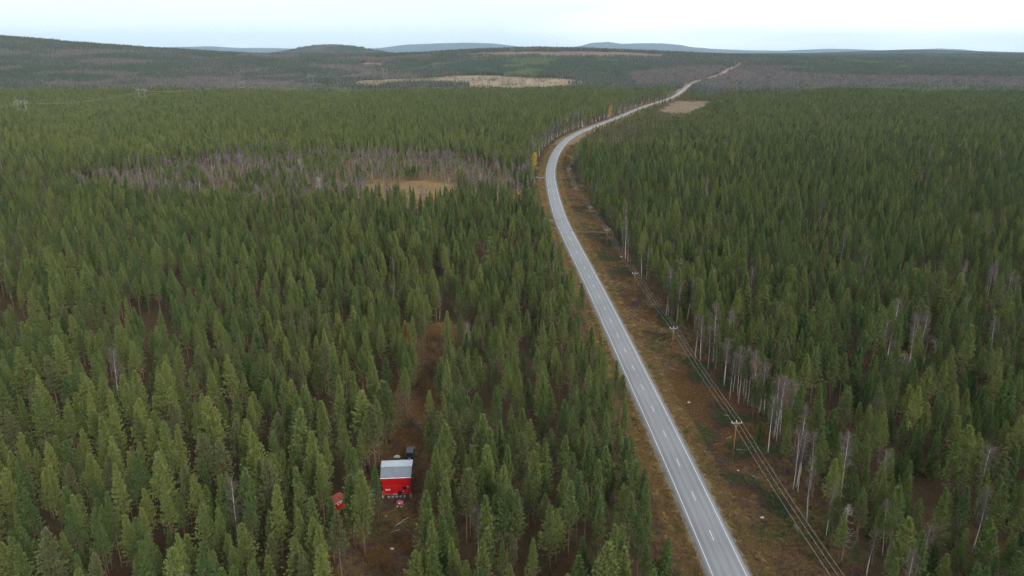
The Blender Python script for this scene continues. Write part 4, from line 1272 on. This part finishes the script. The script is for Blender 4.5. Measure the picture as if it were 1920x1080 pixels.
# crawler tracks run along x
for yy_ in (0.25, 2.75):
    tr = MB()
    n_ = 9; pth = []
    for k in range(n_): a_ = math.pi / 2 + math.pi * k / (n_ - 1); pth.append((-1.55 + .36 * math.cos(a_), .40 + .36 * math.sin(a_)))
    for k in range(n_): a_ = -math.pi / 2 + math.pi * k / (n_ - 1); pth.append((1.55 + .36 * math.cos(a_), .40 + .36 * math.sin(a_)))
    V = [(x_, yy_ + s, z_) for s in (-.25, .25) for x_, z_ in pth]; L_ = len(pth)
    inn = [(x_ * .965, yy_ + s, .40 + (z_ - .40) * .80) for s in (-.25, .25) for x_, z_ in pth]
    Fc = [(k, (k + 1) % L_, L_ + (k + 1) % L_, L_ + k) for k in range(L_)] + [(2 * L_ + k, 3 * L_ + k, 3 * L_ + (k + 1) % L_, 2 * L_ + (k + 1) % L_) for k in range(L_)]
    Fc += [(k, 2 * L_ + k, 2 * L_ + (k + 1) % L_, (k + 1) % L_) for k in range(L_)] + [(L_ + k, L_ + (k + 1) % L_, 3 * L_ + (k + 1) % L_, 3 * L_ + k) for k in range(L_)]
    tr.add(V + inn, Fc)
    for k in range(26):                                  # grouser bars
        a_ = -1.75 + 3.5 * k / 25
        tr.box((a_ - .025, yy_ - .26, .745), (a_ + .025, yy_ + .26, .785)); tr.box((a_ - .025, yy_ - .26, .005), (a_ + .025, yy_ + .26, .045))
    tro = tr.build('crawler_track', M['rubber'], rig)
    for k in range(5):
        x_ = -1.5 + 0.75 * k
        ro = MB().disc((x_, yy_ - .02, .40), .27, (0, 1, 0), .46, 16).build('roller', M['steel'], tro)
        MB().disc((x_, yy_ - .27, .40), .10, (0, 1, 0), .06, 10).build  # hub kept plain
MB().box((-2.3, .1, .80), (2.3, 3.2, .94)).build('undercarriage', M['steel'], rig)
MB().box((-HW, 0, .95), (HW, 3.7, 2.75)).build('lower_wall', M['red'], rig)
up_ = MB().hexa([(-HW, .02, 2.752), (HW, .02, 2.752), (HW, 3.7, 2.752), (-HW, 3.7, 2.752), (-HW - .30, -.10, 4.45), (HW + .30, -.10, 4.45), (HW + .30, 4.0, 4.45), (-HW - .30, 4.0, 4.45)])
up_.build('upper_wall', M['red'], rig)
seam = MB().box((-HW - .02, -.03, 2.70), (HW + .02, -.002, 2.76)).build('wall_seam', M['red_roof'], rig)
# panel joints on the lower wall
for x_ in (-1.5, -0.4, 0.75):
    MB().box((x_ - .02, -.022, 1.0), (x_ + .02, -.003, 2.69)).build('wall_rib', M['red'], rig)
# tarpaulin: sagging slope to the front, paler top behind
def tarp_sheet(name, y0, z0, y1, z1, sag, mat, w0, w1, folds, nx=44, ny=16):
    V = []; Fc = []
    for j in range(ny + 1):
        t = j / ny
        for i in range(nx + 1):
            s = i / nx * 2 - 1
            w_ = w0 + (w1 - w0) * t
            b_ = sag * math.sin(math.pi * t) * (1 - s * s)
            sm = (t - 0.75 * s * s)                       # folds hang like a smile
            f_ = folds * math.sin(22 * sm + 1.2 * s) * (1 - abs(2 * t - 1) ** 3) * (0.35 + 0.65 * abs(s))
            V.append((s * w_, y0 + (y1 - y0) * t, z0 + (z1 - z0) * t - b_ + f_ + 0.02 * math.sin(9 * s + 5 * t)))
    m_ = nx + 1
    for j in range(ny):
        for i in range(nx): Fc.append((j * m_ + i, j * m_ + i + 1, (j + 1) * m_ + i + 1, (j + 1) * m_ + i))
    n0 = len(V); V += [(x_, y_, z_ - .03) for x_, y_, z_ in V]
    Fc += [tuple(n0 + q for q in f[::-1]) for f in Fc]
    for i in range(nx): Fc.append((i + 1, i, n0 + i, n0 + i + 1)); b0 = ny * m_; Fc.append((b0 + i, b0 + i + 1, n0 + b0 + i + 1, n0 + b0 + i))
    for j in range(ny): Fc.append((j * m_, (j + 1) * m_, n0 + (j + 1) * m_, n0 + j * m_)); Fc.append(((j + 1) * m_ + nx, j * m_ + nx, n0 + j * m_ + nx, n0 + (j + 1) * m_ + nx))
    return MB().add(V, Fc).build(name, mat, rig, True)
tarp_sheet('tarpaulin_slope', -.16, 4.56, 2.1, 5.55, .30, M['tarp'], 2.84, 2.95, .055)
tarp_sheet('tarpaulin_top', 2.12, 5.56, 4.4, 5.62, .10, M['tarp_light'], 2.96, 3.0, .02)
MB().box((-2.9, -.20, 4.46), (2.9, -.11, 4.55)).build('gutter_rail', M['white'], rig)
# opening with dark recess, hanging black unit, handles
MB().box((1.15, -.035, 1.95), (1.85, -.004, 2.55)).build('window', M['glass'], rig)
MB().box((1.95, -.03, 1.0), (2.02, -.004, 2.6)).build('door_edge', M['red_roof'], rig)
MB().box((.45, -.42, 1.05), (1.02, -.004, 1.72)).build('control_box', M['black'], rig)
MB().box((1.25, -.06, 1.50), (1.42, -.004, 1.60)).build('handle', M['white'], rig)
MB().box((2.05, -.06, 2.42), (2.3, -.004, 2.52)).build('handle', M['white'], rig)
MB().box((-.6, -.05, .955), (.2, -.004, 1.0)).build('warning_strip', M['white'], rig)
lettering('KATI', .42, (-1.55, -.027, 1.95), (math.pi / 2, 0, 0), M['white'], rig)
for x_ in (-2.62, 2.62):
    lg = MB().box((x_ - .08, .1, .25), (x_ + .08, .26, 1.6)).build('support_jack', M['red_roof'], rig)
    MB().box((x_ - .06, .07, .45), (x_ + .06, .095, .75)).build('jack_stripe', M['white'], lg)
    MB().disc((x_, .18, .16), .2, (0, 0, 1), .18, 12).build('jack_foot', M['steel'], lg)

# red equipment hut
hz_ = float(ground_z(HUT[0], HUT[1]))
hut = empty('equipment_hut', (HUT[0], HUT[1], hz_), math.radians(50)); hut.scale = (0.82, 0.82, 0.92)
tag(hut, 'red equipment hut half hidden behind pines, left of the drill rig', 'hut')
MB().box((-1.55, -1.1, .25), (1.55, 1.1, 2.25)).build('wall', M['red'], hut)
rf = MB()
rf.hexa([(-1.72, -1.28, 2.26), (1.72, -1.28, 2.26), (1.72, 1.28, 2.62), (-1.72, 1.28, 2.62), (-1.72, -1.28, 2.36), (1.72, -1.28, 2.36), (1.72, 1.28, 2.72), (-1.72, 1.28, 2.72)])
rf = rf.build('roof', M['red_roof'], hut)
MB().box((-1.72, -1.31, 2.24), (1.72, -1.285, 2.37)).build('eaves_board', M['white'], rf)
MB().hexa([(-1.55, -1.1, 2.251), (1.55, -1.1, 2.251), (1.55, 1.1, 2.251), (-1.55, 1.1, 2.251), (-1.55, -1.1, 2.262), (1.55, -1.1, 2.262), (1.55, 1.1, 2.58), (-1.55, 1.1, 2.58)]).build('gable', M['red'], hut)
MB().disc((-.75, -1.112, 1.80), .20, (0, 1, 0), .015, 20).build('round_emblem', M['white'], hut)
lettering('KATI', .40, (.15, -1.108, 1.80), (math.pi / 2, 0, 0), M['white'], hut)
MB().box((-1.45, -1.14, .34), (-.75, -1.104, .46)).build('white_plate', M['white'], hut)
MB().box((.65, -1.13, .28), (1.35, -1.103, 1.55)).build('door', M['red_roof'], hut)
for x_ in (-1.2, 1.2):
    MB().box((x_ - .1, -1.05, -.3), (x_ + .1, 1.05, .248)).build('skid', M['steel'], hut)

# small tank cart
cp_ = G(750, 947); cz = float(ground_z(cp_[0], cp_[1]))
cart = empty('tank_cart', (cp_[0], cp_[1], cz), math.radians(-4))
tag(cart, 'small red tank cart with pale wheels in front of the drill rig', 'cart')
M['cart_red'] = material('dusty_red', (0.42, 0.10, 0.11), 0.5, 0.4, (3, (0.33, 0.07, 0.08), 0.4, 0.7))
tb = MB().tube([(-.62, 0, .72), (-.56, 0, .72), (.56, 0, .72), (.62, 0, .72)], [.22, .36, .36, .22], 14).build('tank', M['cart_red'], cart, True)
MB().tube([(0, 0, 1.05), (0, 0, 1.22)], .13, 10).build('filler_cap', M['cart_red'], tb)
MB().box((-.2, -.37, .70), (.2, -.352, .82)).build('white_label', M['white'], tb)
MB().box((-.6, -.3, .32), (.6, .3, .38)).build('chassis', M['steel'], cart)
MB().tube([(.6, 0, .36), (1.25, .1, .52)], .035, 6).build('drawbar', M['steel'], cart)
for x_ in (-.38, .38):
    for y_ in (-.42, .42):
        w_ = MB().disc((x_, y_, .25), .25, (0, 1, 0), .14, 16).build('wheel', M['rubber'], cart)
        MB().disc((x_, y_ - .075 if y_ < 0 else y_ + .075, .25), .15, (0, 1, 0), .02, 14).build('rim', M['white'], w_)

# dark off-road car behind the rig
kp = G(769, 858); kz = float(ground_z(kp[0], kp[1]))
car = empty('parked_car', (kp[0], kp[1] + 0.6, kz), math.radians(3))
tag(car, 'black off-road car parked behind the drill rig', 'car')
bd = MB()
bd.hexa([(-.86, -2.2, .45), (.86, -2.2, .45), (.86, 2.2, .45), (-.86, 2.2, .45), (-.88, -2.25, 1.05), (.88, -2.25, 1.05), (.88, 2.15, 1.0), (-.88, 2.15, 1.0)])
bd.build('body', M['black'], car)
MB().hexa([(-.85, -2.1, 1.052), (.85, -2.1, 1.052), (.85, 1.0, 1.035), (-.85, 1.0, 1.035), (-.68, -1.75, 1.78), (.68, -1.75, 1.78), (.68, .2, 1.78), (-.68, .2, 1.78)]).build('cabin', M['black'], car)
MB().hexa([(-.70, -2.10, 1.12), (.70, -2.10, 1.12), (.70, -2.04, 1.12), (-.70, -2.04, 1.12), (-.58, -1.83, 1.68), (.58, -1.83, 1.68), (.58, -1.77, 1.68), (-.58, -1.77, 1.68)]).build('rear_window', M['glass'], car)
for s in (-1, 1):
    MB().box((s * .80 - .07, -2.29, .78), (s * .80 + .07, -2.251, 1.02)).build('tail_light', M['lamp_red'], car)
    for y_ in (-1.35, 1.4):
        w_ = MB().disc((s * .80, y_, .36), .36, (1, 0, 0), .24, 18).build('wheel', M['rubber'], car)
        MB().disc((s * .925, y_, .36), .2, (1, 0, 0), .02, 14).build('rim', M['steel'], w_)
    MB().tube([(s * .6, -1.6, 1.80), (s * .6, .1, 1.80)], .03, 6).build('roof_rail', M['steel'], car)
MB().box((-.26, -2.275, .72), (.26, -2.256, .84)).build('number_plate', M['white'], car)
MB().box((-.8, -2.38, .48), (.8, -2.255, .66)).build('bumper', M['rubber'], car)

# drill rods laid on trestles at the rig's left end
dp = G(700, 930); dz_ = float(ground_z(dp[0], dp[1]))
rack = empty('drill_rod_rack', (dp[0], dp[1] + 1.0, dz_), math.radians(80))
tag(rack, 'dark rack of drill rods at the left end of the rig', 'rack')
for x_ in (-1.1, 1.1):
    MB().box((x_ - .06, -.6, -.2), (x_ + .06, .6, .62)).build('trestle', M['steel'], rack)
for k in range(7):
    MB().tube([(-1.6, -.45 + .15 * k, .70), (1.6, -.45 + .15 * k, .70)], .06, 8).build('rod', M['steel'] if k % 2 else M['black'], rack)

# folded pale tarpaulin bundle behind the rig
bp_ = G(745, 858); bz = float(ground_z(bp_[0], bp_[1]))
mb = MB(); r5 = np.random.default_rng(77)
n1, n2 = 12, 7; V = []
for i in range(n2):
    ph = math.pi / 2 * i / (n2 - 1)
    for k in range(n1):
        a_ = 6.283 * k / n1; q = 1 + r5.normal(0, .10)
        V.append((.75 * math.cos(a_) * math.cos(ph) * q, .5 * math.sin(a_) * math.cos(ph) * q, .55 * math.sin(ph) * q - .05))
Fc = [(i * n1 + k, i * n1 + (k + 1) % n1, (i + 1) * n1 + (k + 1) % n1, (i + 1) * n1 + k) for i in range(n2 - 1) for k in range(n1)]
tag(mb.add(V, Fc).build('tarpaulin_bundle', M['tarp_light'], None, False, loc=(bp_[0], bp_[1], bz)), 'pale crumpled bundle behind the rig beside the black car', 'bundle')

# ------------------------------------------------------------------ stones, fallen logs, stumps
def rock(px, s, lb, seed):
    p = G(*px); r = np.random.default_rng(seed); V = []
    n1, n2 = 9, 6
    for i in range(n2):
        ph = -0.5 + (math.pi / 2 + .5) * i / (n2 - 1)
        for k in range(n1):
            a_ = 6.283 * k / n1; q = s * (1 + r.normal(0, .12))
            V.append((math.cos(a_) * math.cos(ph) * q, .8 * math.sin(a_) * math.cos(ph) * q, .65 * math.sin(ph) * q))
    Fc = [(i * n1 + k, i * n1 + (k + 1) % n1, (i + 1) * n1 + (k + 1) % n1, (i + 1) * n1 + k) for i in range(n2 - 1) for k in range(n1)]
    tag(MB().add(V, Fc).build('stone', M['stone'], None, True, loc=(p[0], p[1], float(ground_z(p[0], p[1])) + .12 * s)), lb, 'stone', 'stones on the verge and in the clearing')
rock((1292, 755), .42, 'pale stone on the verge left of the nearest power pole', 1)
rock((1384, 882), .30, 'small pale stone on the verge below the nearest power pole', 2)
rock((1429, 971), .38, 'pale stone among heather on the lower verge', 3)
rock((1165, 481), .5, 'pale stone by the wires between the third and fourth poles', 4)
rock((735, 1028), .42, 'white stone in the clearing below the tank cart', 5)
rock((723, 966), .22, 'small white stone in the clearing near the rig', 6)
rock((1232, 640), .3, 'small stone on the right verge above the second pole', 7)

def log(px0, px1, rad, lb, seed):
    A, B = G(*px0), G(*px1); r = np.random.default_rng(seed)
    c = (A + B) / 2; n_ = 6; P = []
    for k in range(n_):
        t = k / (n_ - 1); q = A * (1 - t) + B * t
        z = float(ground_z(q[0], q[1])) + rad * .6 + .16
        P.append((q[0] - c[0] + r.normal(0, .05), q[1] - c[1] + r.normal(0, .05), z))
    t_ = empty('fallen_log', (c[0], c[1], 0)); tag(t_, lb, 'log', 'fallen logs')
    MB().tube(P, [rad * (1 - .5 * k / (n_ - 1)) for k in range(n_)], 7).build('stem', M['dead_wood'], t_, True)
    for k in range(3):
        b_ = np.array(P[1 + k]); MB().tube([b_, b_ + np.array((r.normal(0, .3), r.normal(0, .3), r.uniform(.1, .4)))], [rad * .4, .012], 4).build('branch_stub', M['dead_wood'], t_)
log((741, 986), (766, 970), .11, 'pale fallen log in the clearing below the tank cart', 1)
log((750, 992), (730, 1000), .08, 'thin fallen branch beside the pale log in the clearing', 2)
log((1378, 843), (1400, 844), .09, 'pale log lying across the verge below the nearest pole', 3)
log((1410, 894), (1424, 899), .09, 'short pale log on the lower verge under the wires', 4)
log((1358, 781), (1368, 781.5), .08, 'short white log left of the nearest power pole', 5)
log((1362, 824), (1374, 818), .07, 'small broken branch left of the small spruce', 6)
log((1490, 985), (1499, 1000), .08, 'grey log in the heather by the lower forest edge', 7)

# ------------------------------------------------------------------ air
hz = MB().box((-32000, -900, -12), (32000, 33000, 800)).build('haze', [])
vm = bpy.data.materials.new('pale_air'); vm.use_nodes = True
vn = vm.node_tree; vn.nodes.clear()
vo = vn.nodes.new('ShaderNodeOutputMaterial'); pv_ = vn.nodes.new('ShaderNodeVolumePrincipled')
pv_.inputs['Color'].default_value = (*HAZE_COLOR, 1); pv_.inputs['Density'].default_value = HAZE_DENSITY
pv_.inputs['Anisotropy'].default_value = 0.0
vn.links.new(pv_.outputs[0], vo.inputs['Volume'])
try: vm.cycles.homogeneous_volume = True
except Exception: pass
hz.data.materials.append(vm)
tag(hz, kind='stuff')
